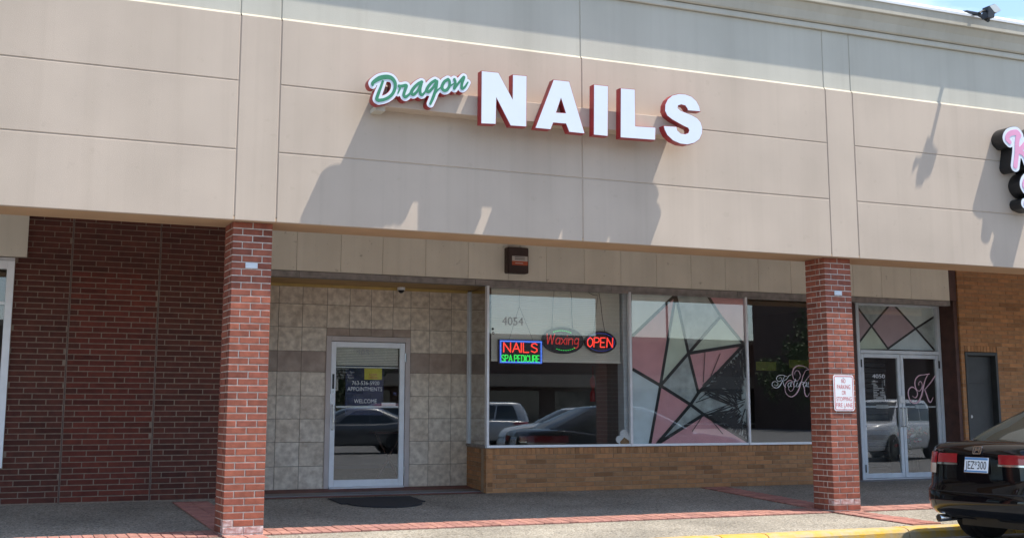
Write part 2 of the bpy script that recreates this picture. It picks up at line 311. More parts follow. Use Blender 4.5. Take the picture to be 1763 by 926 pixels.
ZP = 3.07                            # pillar top / fascia underside
# ================================================================ ground
m = MB(); m.grid([[(x, y, gz(y)) for x in (-30, 45)] for y in (-1.42, 0, 3.003, 8)]); tag(m.build('sidewalk', M['agg']), kind='structure')

side = bpy.data.objects['sidewalk']
m = MB(); m.quad((-400,-400,-.145),(400,-400,-.145),(400,-1.3,-.145),(-400,-1.3,-.145)); tag(m.build('parking_lot', M['asphalt']), kind='structure')
m = MB(); m.quad((-900,-900,-.5),(900,-900,-.5),(900,900,-.5),(-900,900,-.5)); tag(m.build('ground', M['asphalt']), kind='structure')
m = MB(); m.quad((1.001,S+.02,gz(S+.02)+.004),(4.197,S+.02,gz(S+.02)+.004),(4.293,T+.1,gz(T+.1)+.004),(1.001,T+.1,gz(T+.1)+.004)); tag(m.build('entry_floor', M['entry']), kind='structure')
# kerb: separate cast lengths with worn yellow paint
kb = thing('kerb', 'worn yellow painted concrete kerb along the fire lane', 'kerb')
x = -9.0; i = 0
while x < 24:
    ln = random.choice([1.5, 1.2, .55, 1.8]); rows = []
    prof = [(-1.422,-.30),(-1.422,gz(-1.42)+.006),(-1.52,gz(-1.52)+.005),(-1.57,-.050),(-1.595,-.078),(-1.61,-.30)]
    j0 = random.uniform(-.004,.004)
    for k in range(7):
        xx = x+.006+(ln-.012)*k/6
        rows.append([(xx, y+j0+random.uniform(-.002,.002), z+random.uniform(-.002,.002)) for y, z in prof])
    mb = MB().grid(rows); n = len(prof); mb.f += [tuple(range(n)), tuple(6*n+q for q in reversed(range(n)))]
    mb.build('kerb_stone', M['kerbworn'] if i % 3 else M['kerb'], kb); x += ln; i += 1
# paver bands, laid as soldiers
def paver_mesh(): return MB().cbox(-.0475,.0475,-.012,.012,-.0985,.0985,.004)
pm = paver_mesh().mesh('paver'); pm.materials.append(M['paver']); pm.transform(Matrix.Rotation(-math.pi/2, 4, 'X'))
pb = tag(bpy.data.objects.new('paver_band', None), kind='structure'); COL.objects.link(pb)
def bed(x0, x1, y0, y1): MB().quad((x0,y0,gz(y0)+.003),(x1,y0,gz(y0)+.003),(x1,y1,gz(y1)+.003),(x0,y1,gz(y1)+.003)).build('mortar_bed', M['mortar_d'], pb)
bed(-4, 16, .015, .43)
npv = 0; rest = []
def paver(x, y, rot):
    global npv
    z = gz(y)+.004+random.uniform(-.002,.002)
    if npv < 290 and -2.6 < x < 10.2 and y < .5:
        o = obj('paver', pm, None, pb, (x, y, z)); o.rotation_euler = (.03, 0, rot+random.uniform(-.01,.01)); npv += 1
    else: rest.append((x, y, z, rot))
for k in range(196):
    x = -4+.051+k*.102
    for y in (.118, .322): paver(x, y, 0)
for x0 in (.0, 7.27):
    bed(x0, x0+.41, -1.415, .015); bed(x0, x0+.41, .43, S-.02)
    for k in range(13):
        for xx in (.103, .307): paver(x0+xx, -.04-k*.104, math.pi/2)
    for k in range(24):
        for xx in (.103, .307): paver(x0+xx, .485+k*.104, math.pi/2)
bm = bmesh.new()
for x, y, z, r in rest:
    b = bm.verts[:]; bm.from_mesh(pm)
    nv = [v for v in bm.verts[len(b):]]
    bmesh.ops.transform(bm, matrix=Matrix.Translation((x,y,z)) @ Matrix.Rotation(r, 4, 'Z'), verts=nv)
me = bpy.data.meshes.new('pavers'); bm.to_mesh(me); bm.free(); me.materials.clear()
def rnd_attr(me, per):
    a = me.attributes.new('rnd', 'FLOAT', 'FACE'); n = len(me.polygons); vals = np.repeat(np.random.RandomState(3).rand(n//per+1), per)[:n]; a.data.foreach_set('value', vals.astype(np.float32))
rnd_attr(me, 10); tag(obj('paver_rows', me, M['paver_s'], pb), kind='stuff')
# ================================================================ brick pillars
C = 3.07/45.4; BW = .4064
def brick_mesh(name, w_, h_, d_, mt, c=.004):
    me = MB().cbox(-w_/2, w_/2, 0, d_, -h_/2, h_/2, c).mesh(name); me.materials.append(mt); return me
J = .0105
bk = {}
def pillar(x0, label):
    t = thing('brick_pillar', label, 'pillar', (x0, 0, 0), 'brick pillars under the fascia')
    box('mortar_core', M['mortar'], t, .007, BW-.007, .007, .374, -.05, ZP-.002)
    rest = MB(); nrest = 0
    for n in range(46):
        zc = ZP-(n+.5)*C
        if zc < -.03: continue
        stained = n >= (44 if x0 < 1 else 43) and random.random() < .45
        # front face
        cuts = [0, .5, 1] if n % 2 == 0 else [0, .25, .75, 1]
        for a, b in zip(cuts[:-1], cuts[1:]):
            wd = (b-a)*BW-J; key = ('f', round(wd, 3))
            if key not in bk: bk[key] = brick_mesh('brick', wd, C-J, .1, M['brick'])
            me = bk[key]
            if stained or (n >= 42 and random.random() < .15):
                k2 = ('e', round(wd, 3)); bk.setdefault(k2, brick_mesh('stained_brick', wd, C-J, .1, M['eff'])); me = bk[k2]
            o = obj('brick', me, None, t, ((a+b)/2*BW, random.uniform(-.0015,.0015), zc))
        # left side (faces -x)
        dd = .381; cuts = [.102, .28, 1] if n % 2 == 0 else [.102, .5, .78, 1]
        cuts = [.05/.381*0+.104/dd]+([.46, 1] if n % 2 == 0 else [.27, .73, 1])
        for a, b in zip(cuts[:-1], cuts[1:]):
            wd = (b-a)*dd-J; key = ('s', round(wd, 3))
            if key not in bk: bk[key] = brick_mesh('brick', wd, C-J, .09, M['brick'])
            o = obj('brick', bk[key], None, t, (random.uniform(-.0015,.0015), (a+b)/2*dd+J/2, zc)); o.rotation_euler = (0, 0, -math.pi/2)
        for a, b in zip(cuts[:-1], cuts[1:]):
            rest.box(BW-.09, BW, a*dd+J, b*dd, zc-(C-J)/2, zc+(C-J)/2); nrest += 1
        rest.box(.1, BW-.1, dd-.02, dd, zc-(C-J)/2, zc+(C-J)/2)
    me = rest.mesh('rear_bricks'); rnd_attr(me, 6); tag(obj('rear_brick_faces', me, M['brick_s'], t), kind='stuff')
    # small galvanised cover plate
    return t
pl1 = pillar(0, 'red brick pillar left of the nail salon door, pale mortar, no sign on it')
pl2 = pillar(7.266, 'red brick pillar carrying the no parking sign, white salt stains at its foot')
for (xa, za), (xb, zb), lb in ((P(423,451,-.01), P(443.5,463,-.01), 'small grey metal cover plate high on the left brick pillar'), (P(1437,500.5,-.01), P(1450,508,-.01), 'small grey metal cover plate high on the right brick pillar')):
    t = thing('cover_plate', lb, 'plate', ((xa+xb)/2, -.003, (za+zb)/2)); w_ = (xb-xa)/2; h_ = .028
    MB().cbox(-w_, w_, -.006, .002, -h_, h_, .002).build('plate', M['grey'], t)
    for s in (-1, 1): MB().tube([(s*w_*.75,-.009,0),(s*w_*.75,-.004,0)], .004, 8).build('screw', M['steel'], t)
# ================================================================ fascia
fa = thing('store_fascia', 'long beige stucco fascia with scored joints and grey cornice above the shops', 'fascia')
GX = [-9.6, -9.2, -3.9, -.02, .40, 3.86, 7.28, 7.70, 11.2, 14.7, 15.1, 20.5]; zs = [ZP-.006, 3.775, 4.48, 5.17]; g = .006
box('backing_wall', M['stucco3'], fa, GX[0], GX[-1], UY+.007, .20, 5.19, 6.33); box('backing_wall', M['stucco'], fa, GX[0], GX[-1], FY+.009, .20, 3.11, 5.16)
for a, b in zip(GX[:-1], GX[1:]):
    narrow = b-a < .6
    zz = [zs[0], zs[-1]] if narrow else zs
    for z0, z1 in zip(zz[:-1], zz[1:]):
        MB().cbox(a+g, b-g, FY, UY+.022, z0+(g if z0 > 3.1 else 0), z1-(g if z1 < 5.1 else 0), .005).build('stucco_panel', M['stucco'], fa)
    MB().cbox(a+g, b-g, UY, UY+.022, 5.195, 5.935, .004).build('stucco_panel', M['stucco2'], fa)
    MB().prism([(0,0)], 0, 0) if False else None
    m = MB(); m.grid([[(a+g, FY+.001, 5.168),(a+g, UY-.001, 5.197),(a+g, UY+.02, 5.197)],[(b-g, FY+.001, 5.168),(b-g, UY-.001, 5.197),(b-g, UY+.02, 5.197)]]); m.build('sloped_ledge', M['stucco3'], fa)
def run(name, prof, mt, x0=GX[0], x1=GX[-1], n=60):
    rows = [[(x0+(x1-x0)*k/n, y, z) for y, z in prof] for k in range(n+1)]; MB().grid(rows).build(name, mt, fa)
run('cornice_bead', [(UY+.02,5.937),(UY-.035,5.937),(UY-.04,5.945),(UY-.04,6.005),(UY+.02,6.012)], M['stucco2'])
run('cornice_cove', [(UY+.02,6.013),(UY-.06,6.014),(UY-.075,6.03),(UY-.095,6.13),(UY-.14,6.225),(UY+.02,6.235)], M['stucco3'])
run('cornice_cap_band', [(UY+.02,6.226),(UY-.165,6.227),(UY-.175,6.235),(UY-.175,6.38),(UY+.02,6.385)], M['stucco3'])
run('coping_edge', [(UY-.165,6.372),(UY-.195,6.368),(UY-.197,6.40),(UY-.185,6.404)], M['flash'])
run('coping_cap', [(UY-.187,6.401),(UY-.02,6.50),(.25,6.50),(.25,6.2)], M['cap'])
m = MB().box(GX[0], GX[-1], FY+.004, .48, ZP, ZP+.03); m.build('soffit', M['soffit'], fa)
box('inner_return', M['soffit'], fa, GX[0], GX[-1], .455, .479, ZP+.031, 3.75)
# canopy ceiling and roof
tag(box('canopy_ceiling', M['white'], None, -12, 24, .2, S+.3, 3.76, 3.9), kind='structure')
tag(box('roof', M['roofm'], None, -12, 24, .21, 30, 4.05, 4.3), kind='structure')
tag(box('rear_wall', M['bldg2'], None, -12, 24, 29.7, 30, -.3, 4.04), kind='structure')
tag(box('end_wall', M['bldg2'], None, -12, -11.8, S, 29.6, -.3, 4.04), kind='structure'); tag(box('end_wall', M['bldg2'], None, 23.8, 24, S, 29.6, -.3, 4.04), kind='structure')
# ================================================================ DRAGON NAILS sign
sg = thing('channel_letter_sign', 'Dragon NAILS channel letter sign, white red-edged letters on a beige raceway', 'sign', (3.2, FY, 4.3)); SO = sg.location
def rel(me, o, parent): o.parent = parent; o.matrix_parent_inverse = Matrix.Translation(-Vector(parent.location)); return o
LF = FY-.30; LB = FY-.20
def part(mb, name, mt, parent, smooth=False):
    o = obj(name, mb.mesh(name, smooth), mt); o.parent = parent
    root = parent
    off = Vector((0,0,0))
    while root: off += Vector(root.location); root = root.parent
    o.location = -off
    return o
xa, z0 = P(655,190,FY-.15); xb, _ = P(1160,210,FY-.15)
part(MB().cbox(1.40, 4.98, LB, FY+.001, 4.315, 4.53, .004), 'raceway', M['stucco'], sg)
part(MB().box(1.36, 1.47, LB+.02, FY, 4.27, 4.314), 'bracket', M['stucco2'], sg)
def tp(l, o, s, y): return [P(o[0]+a/s, o[1]+b/s, y) for a, b in l]
c6 = ((600, 90), 2.7547)
NAILS = {
 'n': ([(630,88),(712,96),(778,222),(778,106),(847,112),(845,355),(768,350),(702,218),(700,343),(628,340)], None),
 'a': ([(884,361),(972,130),(1048,138),(1122,388),(1046,380),(1031,341),(972,336),(960,368)], [(1008,220),(1029,288),(987,285)]),
 'i': ([(1163,153),(1233,160),(1231,400),(1162,393)], None),
 'l': ([(1290,170),(1360,176),(1362,350),(1458,356),(1456,418),(1289,406)], None)}
Spoly = [(435,330),(615,345),(600,270),(560,195),(490,130),(400,98),(310,92),(220,115),(155,170),(120,245),(116,330),(150,400),(220,455),(300,500),(380,545),(440,572),(452,602),(440,635),(400,650),(340,640),(295,600),(285,548),(98,535),(110,590),(150,670),(230,745),(330,790),(430,803),(530,780),(600,730),(638,650),(643,570),(620,490),(570,430),(490,385),(400,350),(340,325),(302,292),(306,262),(345,248),(400,262),(428,300)]
def shrink(poly, d):
    n = len(poly); o = []; ar = sum(poly[i][0]*poly[(i+1) % n][1]-poly[(i+1) % n][0]*poly[i][1] for i in range(n))
    sgn = 1 if ar > 0 else -1
    for i in range(n):
        p0, p1, p2 = Vector(poly[i-1]), Vector(poly[i]), Vector(poly[(i+1) % n])
        a = (p1-p0).normalized(); b = (p2-p1).normalized(); na = Vector((-a.y, a.x))*sgn; nb = Vector((-b.y, b.x))*sgn
        nn = (na+nb); nn = nn.normalized()/max(.5, math.cos(na.angle(nb, 0)/2)); q = p1+nn*d; o.append((q.x, q.y))
    return o
letters = [(tp(a, *c6, LF), tp(h, *c6, LF) if h else None) for a, h in NAILS.values()]
letters.append((tp(Spoly, (1130,150), 8.053, LF), None))
for poly, hole in letters:
    o = part(MB().prism(poly, LF+.004, LB, [hole] if hole else ()), 'letter', M['letter_r'], sg)
    f = MB().prism(shrink(poly, .006), LF, LF+.003, [shrink(hole, -.006)] if hole else ())
    part(f, 'letter_face', M['letter_w'], o)
dz = ((625,115), 8.815)
DR = [[(145,282,.9),(150,245,1.3),(245,180,1.8),(350,158,1.8),(430,175,1.6),(480,235,1.4),(488,310,1.2),(460,395,1.2),(400,460,1.2),(320,500,1.2),(235,515,1.3)],
 [(300,225,.9),(270,310,1),(235,400,1.2),(208,490,1.3),(235,515,1.3)],
 [(545,290,1),(560,330,.8),(530,405,.5)], [(545,300,1),(600,295,1.2),(655,290,1.3),(640,350,1.2),(618,425,1.1),(640,462,1.2),(690,430,.9),(740,375,.6)],
 [(890,235,1.3),(830,265,1.1),(765,330,1.2),(732,395,1.3),(765,425,1.2),(825,370,1),(885,265,1.1)], [(885,255,1.1),(865,350,1.1),(875,420,1.2),(905,425,1),(955,365,.6)],
 [(1095,212,1.2),(1040,245,1.1),(985,310,1.2),(965,365,1.3),(1000,380,1.2),(1060,320,1),(1122,235,1.1)], [(1122,225,1.1),(1108,330,1.1),(1070,450,1.2),(1022,565,1)], [(1065,460,.7),(1120,370,.6),(1180,315,.5)],
 [(1290,195,1.2),(1230,235,1.2),(1197,310,1.3),(1222,360,1.2),(1270,355,1.2),(1312,290,1.1),(1310,215,1.1),(1280,195,1)], [(1315,300,.7),(1372,262,.5)],
 [(1385,195,1.1),(1400,240,1),(1385,335,1.1)], [(1390,325,1),(1445,255,.9),(1530,160,1.1),(1500,265,1.1),(1500,335,1.1),(1545,310,.9),(1590,240,.6)]]
st = px_strokes(DR, LF, *dz, .0132)
o = part(sdf_mesh(st, .032, LF+.004, LB, .004), 'script_letters', M['letter_r'], sg)
part(sdf_mesh(st, .027, LF, LF+.004, .004), 'script_face', M['letter_w'], o)
part(sdf_mesh(st, 0, LF-.005, LF-.001, .003), 'script_print', M['green'], o)
# pink K sign on the right
KY = FY-.20; kz = ((1690,200), 6.383)
k2 = thing('channel_letter_sign', 'black channel letters with pink faces and white borders at the right edge', 'sign', (10, FY, 4.4))
K1 = [[(308,288,1),(278,245,1.1),(310,195,1.2),(380,182,1.3),(412,215,1.2)], [(400,195,1.2),(388,300,1.2),(386,400,1.2),(370,550,1.2)], [(392,390,1.1),(450,340,1.1),(540,230,1.2),(600,180,1.1)], [(400,380,1.1),(470,430,1.1),(530,560,1.2),(600,590,1)]]
K2 = [[(640,700,1.1),(570,670,1.2),(500,690,1.3),(470,750,1.3),(500,810,1.2),(580,850,1.2),(600,920,1.2),(560,980,1.2),(480,960,1)]]
for tr in (K1, K2):
    stx = px_strokes(tr, KY, *kz, .030)
    o = part(sdf_mesh(stx, .045, KY+.004, FY-.002, .006), 'letter', M['signblack'], k2)
    part(sdf_mesh(stx, .04, KY, KY+.004, .006), 'letter_face', M['letter_w'], o); part(sdf_mesh(stx, 0, KY-.005, KY-.001, .005), 'letter_print', M['pink'], o)
# floodlight on an arm that reaches out over the coping
YL = -.56; f0 = ((1660,0), 15.437)
def flp(l): return [P(1660+a/15.437, b/15.437, YL) for a, b in l]
fx = P(1702,26,YL)[0]; fl = thing('floodlight', 'small black floodlight with square lens on an arm above the cornice edge', 'floodlight', (fx, YL, 6.3))
part(MB().prism(flp([(575,195),(600,190),(690,310),(735,385),(730,500),(560,500),(572,300)]), YL-.05, YL+.06), 'housing', M['black'], fl)
part(MB().prism(flp([(600,185),(760,130),(860,225),(925,310),(800,380),(740,370)]), YL-.03, YL+.03), 'head', M['black'], fl)
part(MB().prism(flp([(608,190),(762,138),(850,225),(915,305),(798,372),(735,350)]), YL-.045, YL-.031), 'lens', M['lamphouse'], fl)
part(MB().tube([(*q,) for q in [(p[0], YL, p[1]) for p in flp([(575,295),(500,295),(440,330),(400,370)])]], [.012,.013,.016,.024], 8), 'sensor', M['black'], fl)
zl = flp([(640,490)])[0][1]
part(MB().tube([(fx-.01,YL,zl+.01),(fx-.01,YL,zl-.03),(fx-.01,-.40,zl+.10),(fx-.01,-.20,6.46),(fx-.01,.0,6.5)], [.03,.028,.026,.03,.03], 8), 'support_arm', M['black'], fl)
# ================================================================ transom panels over the shop-fronts
pt = thing('transom_panel_band', 'cream flat panels with thin joints above the shop windows', 'panels', (0,S,3))
jx = [P(u, v, S)[0] for u, v in ((511,440),(587,445),(659,450),(733,455),(806,460),(875,465),(940.6,465),(1006,470),(1069,470),(1130.6,480),(1190,480),(1249,480),(1306,480),(1361.7,480))]
dj = (jx[-1]-jx[0])/(len(jx)-1); xs = [0.905]+jx+[jx[-1]+dj*k for k in (1,2)]+[P(1518,490,S)[0], P(1568.6,490,S)[0], 12.073]
ZB = 2.947
part(MB().box(0.848, 12.073, S+.012, S+.10, 2.912, 3.755), 'backing', M['panelback'], pt)
pcache = {}
for a, b in zip(xs[:-1], xs[1:]):
    o = obj('panel', MB().cbox(0, b-a-.004, 0, .011, 0, 3.75-ZB, .002).mesh('panel'), M['panel'], pt, (a+.002, 0, ZB-3))
pt2 = thing('cream_board', 'cream flat panel above the cropped window at the left edge', 'panel', (-1.746, S+.1, 2.969))
o = MB().cbox(-2.2, 0, 0, .08, 0, .7, .003).build('panel', M['panel'], pt2)
li = thing('lintel', 'weathered metal lintel strip between cream panels and shop windows', 'lintel', (0,S,2.95))
for a, b in zip([0.905, 1.460, 2.666, 3.862, 5.920, 8.025, 10.035], [1.460, 2.666, 3.862, 5.920, 8.025, 10.035, 12.073]):
    part(MB().cbox(a, b-.004, S-.012, S+.11, 2.862, 2.939, .004), 'lintel_section', M['alu_d'], li)
# ================================================================ left red brick wall (long bricks)
LW = 3.195; x0w, x1w = -3.172, 0.963
wl = thing('red_brick_wall', 'dark red long-brick wall left of the left pillar with two caulked seams', 'brick wall', (0, LW, 0))
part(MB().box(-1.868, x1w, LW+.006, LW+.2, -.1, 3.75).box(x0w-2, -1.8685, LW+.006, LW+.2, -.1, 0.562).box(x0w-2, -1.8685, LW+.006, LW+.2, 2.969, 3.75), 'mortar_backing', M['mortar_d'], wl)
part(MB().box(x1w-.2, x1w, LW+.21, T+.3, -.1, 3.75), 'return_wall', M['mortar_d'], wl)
sx = (-1.243, -0.223); BL = .292; CW = .0654; wm = {}; nb = 0; rest = []; base = gz(LW)
cand = []
for n in range(57):
    zc = base+.01+(n+.5)*CW
    if zc > 3.74: break
    x = x0w+(0 if n % 2 else -.15)+.03*math.sin(n*1.7)
    while x < x1w:
        a, b = max(x, x0w), min(x+BL, x1w)
        if 0.529 < zc < 2.969: a = max(a, -1.866)
        segs = [(a, b)] if b > a else []
        for s in sx:
            segs = [q for (p, r) in segs for q in ([(p, s-.004), (s+.010, r)] if p < s < r else [(p, r)])]
        for p, r in segs:
            if r-p > .03: cand.append((p, r, zc))
        x += BL
vis = sorted([c for c in cand if c[0] > -2.0 and c[1] < 0.752 and c[1]-c[0] > .2], key=lambda c: c[2])
single = set(vis[:300])
for c in cand:
    p, r, zc = c; wd = round(r-p-.011, 2)
    if c in single:
        inf = sx[0]-.01 < p and r < sx[1]+.02
        k = (wd, inf)
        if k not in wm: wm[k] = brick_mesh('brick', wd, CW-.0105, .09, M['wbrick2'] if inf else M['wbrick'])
        o = obj('brick', wm[k], None, wl, ((p+r)/2, random.uniform(-.002,.002), zc))
    else: rest.append(c)
m = MB()
for p, r, zc in rest: m.box(p+.0055, r-.0055, random.uniform(-.002,.002), .09, zc-CW/2+.005, zc+CW/2-.005)
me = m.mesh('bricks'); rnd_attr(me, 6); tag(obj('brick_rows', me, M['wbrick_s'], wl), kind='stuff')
for s in sx: part(MB().box(s-.001, s+.007, LW+.003, LW+.05, base, 3.74), 'caulk_joint', M['caulk'], wl)
# cropped window at far left
lw = thing('storefront_window', 'white framed shop window cut off by the left edge', 'window', (-1.880, LW, 1))
for nm, a in (('frame', (-1.951,-1.870,LW-.05,LW+.05,0.563,2.922)), ('frame', (-4.2,-1.952,LW-.05,LW+.05,2.826,2.922)), ('frame', (-4.2,-1.952,LW-.05,LW+.05,0.563,0.644)), ('glazing_bar', (-4.2,-1.952,LW-.03,LW+.03,2.414,2.448))):
    part(MB().cbox(*a[:6], .004), nm, M['white'], lw)
part(MB().box(-4.2,-1.952,LW,LW+.006,0.644,2.414), 'pane', M['glass'], lw); part(MB().box(-4.2,-1.952,LW,LW+.006,2.449,2.826), 'pane', M['glass'], lw)
part(MB().box(-4.2,-1.870,LW-.02,LW+.05,2.924,2.960), 'head_flashing', M['alu'], lw)
# ================================================================ tiled entry recess
DX0, DX1, DZ = 2.183, 3.389, 2.215                 # door frame opening
tw = thing('tile_wall', 'travertine look tile wall around the salon door with one brown tile band', 'tile wall', (0, T, 0))
part(MB().box(0.963, DX0-.001, T+.004, T+.15, -.05, 3.3).box(DX1+.001, 4.312, T+.004, T+.15, -.05, 3.3).box(DX0-.0005, DX1+.0005, T+.004, T+.15, DZ+.0005, 3.3), 'grout_backing', M['grout'], tw)
wallobj = None
colx = [0.972]+[P(u, 500, T)[0] for u in (481,522)]+[2.188, 2.508, 2.819, 3.135, 3.398]+[P(u, 500, T)[0] for u in (740,777.6)]+[4.264]
rowz = [P(474, v, T)[1] for v in (488.5,521.6,561.7,603,639,680.7,720.8,761.4,803.2)]+[gz(T)+.004]
cut = bmesh
for i, (za, zb) in enumerate(zip(rowz[:-1], rowz[1:])):
    for xa, xb in zip(colx[:-1], colx[1:]):
        z0_, z1_ = zb, za; mt = M['tile_d'] if i == 3 else M['tile']
        inside = xa > DX0-.03 and xb < DX1+.05
        if inside:
            if z1_ <= DZ+.02: continue
            if z0_ < DZ: z0_ = DZ+.002; mt = M['tile_d'] if z1_-z0_ < .2 else mt
        MB().cbox(xa+.003, xb-.003, 0, .012, z0_+.003, z1_-.003, .002).build('tile', mt, tw).location.y = random.uniform(-.001,.001)
box('recess_ceiling', M['recess'], None, 0.963, 4.293, S+.115, T, 2.907, 3.017); tag(bpy.data.objects['recess_ceiling'], kind='structure')
yt = thing('ceiling_trim', 'mustard yellow trim strip along the top of the tile wall', 'trim', (2.6, T-.02, 2.883)); part(MB().box(0.972, 4.245, T-.04, T-.001, 2.869, 2.906), 'trim_strip', M['yellowtrim'], yt)
# ---- salon door
dr = thing('entrance_door', 'white framed glass salon door with phone number and WELCOME lettering', 'door', (2.76, T, gz(T)))
zf = gz(T)+.006
for a in ((DX0,DX0+.068,zf,DZ),(DX1-.068,DX1,zf,DZ),(DX0+.069,DX1-.069,DZ-.068,DZ)):
    part(MB().cbox(a[0],a[1],T-.03,T+.08,a[2],a[3],.004), 'frame', M['trim'], dr)
lx0, lx1, lz0, lz1 = DX0+.074, DX1-.074, zf+.02, DZ-.075
gx0, gx1, gz0, gz1 = lx0+.07, lx1-.07, lz0+.09, lz1-.075
for a in ((lx0,gx0,lz0,lz1),(gx1,lx1,lz0,lz1),(gx0+.001,gx1-.001,gz1,lz1),(gx0+.001,gx1-.001,lz0,gz0)):
    part(MB().cbox(a[0],a[1],T-.012,T+.03,a[2],a[3],.004), 'leaf_rail', M['white'], dr)
part(MB().box(gx0,gx1,T+.008,T+.014,gz0,gz1), 'pane', M['glass'], dr)
zbar = P(630,700,T)[1]; part(MB().cbox(gx0+.02,gx1,T+.02,T+.05,zbar-.014,zbar+.014,.003), 'push_bar', M['white'], dr)
part(MB().tube([(lx0+.035,T-.012,zbar+.02),(lx0+.035,T-.06,zbar+.02),(lx0+.035,T-.06,zbar-.30),(lx0+.035,T-.012,zbar-.30)], .013, 8), 'pull_handle', M['steel'], dr)
part(MB().box(lx0-.02,lx0+.015,T-.02,T-.013,zbar+.05,zbar+.17), 'lock_plate', M['steel'], dr)
part(MB().box(lx0+.02,lx0+.05,T-.0135,T-.0125,zbar+.24,zbar+.44), 'lock_sticker', M['black'], dr)
part(MB().tube([(lx0+.035,T-.0145,zbar+.20),(lx0+.035,T-.012,zbar+.20)], .018, 12), 'lock_cylinder', M['steel'], dr)
for zz in (gz0+.1, lz1-.2): part(MB().box(lx1-.004,lx1+.02,T-.03,T-.013,zz-.06,zz+.06), 'hinge', M['steel'], dr)
part(MB().box(lx0,lx1,T-.045,T+.06,zf-.004,zf+.018), 'threshold', M['alu'], dr)
for k in range(11): part(MB().box(gx0+.01,gx1-.01,T+.05,T+.056,gz1-.02-k*.022,gz1-.002-k*.022), 'blind_slat', M['blind'], dr)
part(MB().box(gx0+.005,gx1-.005,T+.045,T+.06,gz1-.275,gz1-.258), 'blind_rail', M['signwhite'], dr)
YD = T+.0065
def dtx(s, u0, u1, v, mt, h=None, par=dr, y=YD, shear=0):
    xa, z_ = P(u0, v, y); xb, _ = P(u1, v, y); o = txt('lettering', s, (xa+xb)/2, z_, y, h, mt, None, w=xb-xa, shear=shear)
    off = Vector((0,0,0)); r_ = par
    while r_: off += Vector(r_.location); r_ = r_.parent
    o.parent = par; o.location = -off; return o
dtx('763-536-5920', 606, 653, 662, M['decal'], .052); dtx('APPOINTMENTS', 598, 658, 672.5, M['decal'], .055); dtx('WELCOME', 609.5, 648.5, 693.5, M['decal'], .055)
dtx('Open Hours', 577, 600, 636, M['decalfaint'], .028); dtx('M - F 10am - 8pm', 577, 610, 641.5, M['decalfaint'], .026); dtx('Sat  9am - 6pm', 577, 606, 646, M['decalfaint'], .026); dtx('Sun 11 - 5pm', 577, 609, 651, M['decalfaint'], .026)
dtx('4054', 613, 644, 610, M['decalfaint'], .07)
def flat(nm, mt, par, u0, u1, v0, v1, y, d=.001):
    xa, za = P(u0, v0, y); xb, zb = P(u1, v1, y); return part(MB().box(xa, xb, y, y+d, zb, za), nm, mt, par)
flat('yellow_notice', M['yellow'], dr, 627.5, 657.5, 633.5, 653.5, T+.016); dtx('NOW', 636, 649, 647, M['signred'], .035, y=T+.0152); dtx('HIRING', 635, 650, 651.5, M['signred'], .03, y=T+.0152)
flat('small_sticker', M['blue'], dr, 677, 683, 675, 680, T+.016); flat('white_sticker', M['signwhite'], dr, 657, 681, 692.5, 699.5, T+.016); flat('white_sticker', M['cream'], dr, 576, 582, 652, 672, T+.016)
bl = thing('blue_banner', 'dark blue banner hanging inside behind the salon door glass', 'banner', (2.8, T+.35, 1)); part(MB().box(2.570, 3.125, T+.34, T+.35, 1.15, 1.97), 'cloth', M['blue'], bl)
part(MB().box(2.551, 3.145, T+.335, T+.355, 1.971, 1.99), 'rod', M['black'], bl)
fs = thing('folding_stand', 'brown crossed-leg folding stand inside behind the salon door', 'stand', (3.29, T+.6, gz(T)))
for s in (-1, 1): part(MB().tube([(3.30-s*.20,T+.6+s*.02,.19),(3.30+s*.20,T+.6+s*.02,.88)], .018, 6), 'leg', M['brown'], fs)
part(MB().box(3.05,3.55,T+.45,T+.75,.89,.92), 'top', M['brown'], fs)
# dome camera
cx, cz = P(692,497,T-.15); dc = thing('dome_camera', 'white dome security camera under the entry ceiling', 'camera', (cx, T-.12, 2.907))
part(MB().tube([(cx,T-.12,2.906),(cx,T-.12,2.867)], .055, 16), 'mount', M['signwhite'], dc)
part(MB().tube([(cx,T-.12,2.866),(cx,T-.12,2.847),(cx,T-.12,2.827)], [.045,.04,.018], 14), 'dome', M['black'], dc, True)
# mats
def matpoly(pts, nm, label, z=.004, h=.012):
    t = thing(nm, label, 'mat', (pts[0][0], pts[0][1], gz(pts[0][1])))
    n = len(pts); m = MB(); m.v = [(x, y, gz(y)+z) for x, y in pts]+[(x, y, gz(y)+z+h) for x, y in pts]; m.f = [tuple(range(n))[::-1], tuple(range(n, 2*n))]+[(i,(i+1) % n,n+(i+1) % n,n+i) for i in range(n)]
    part(m, 'rubber_sheet', M['rubber'], t)
matpoly([(1.86,2.28),(2.92,2.28),(2.92,2.86),(1.86,2.86)], 'door_mat', 'thin dark rectangular door mat in front of the salon door', .004, .010)
matpoly([(2.39-.46*math.cos(a), 2.275-.46*math.sin(a)) for a in np.linspace(0, math.pi, 24)], 'door_mat', 'half-round black rubber mat lying in front of the rectangular mat', .004, .014)
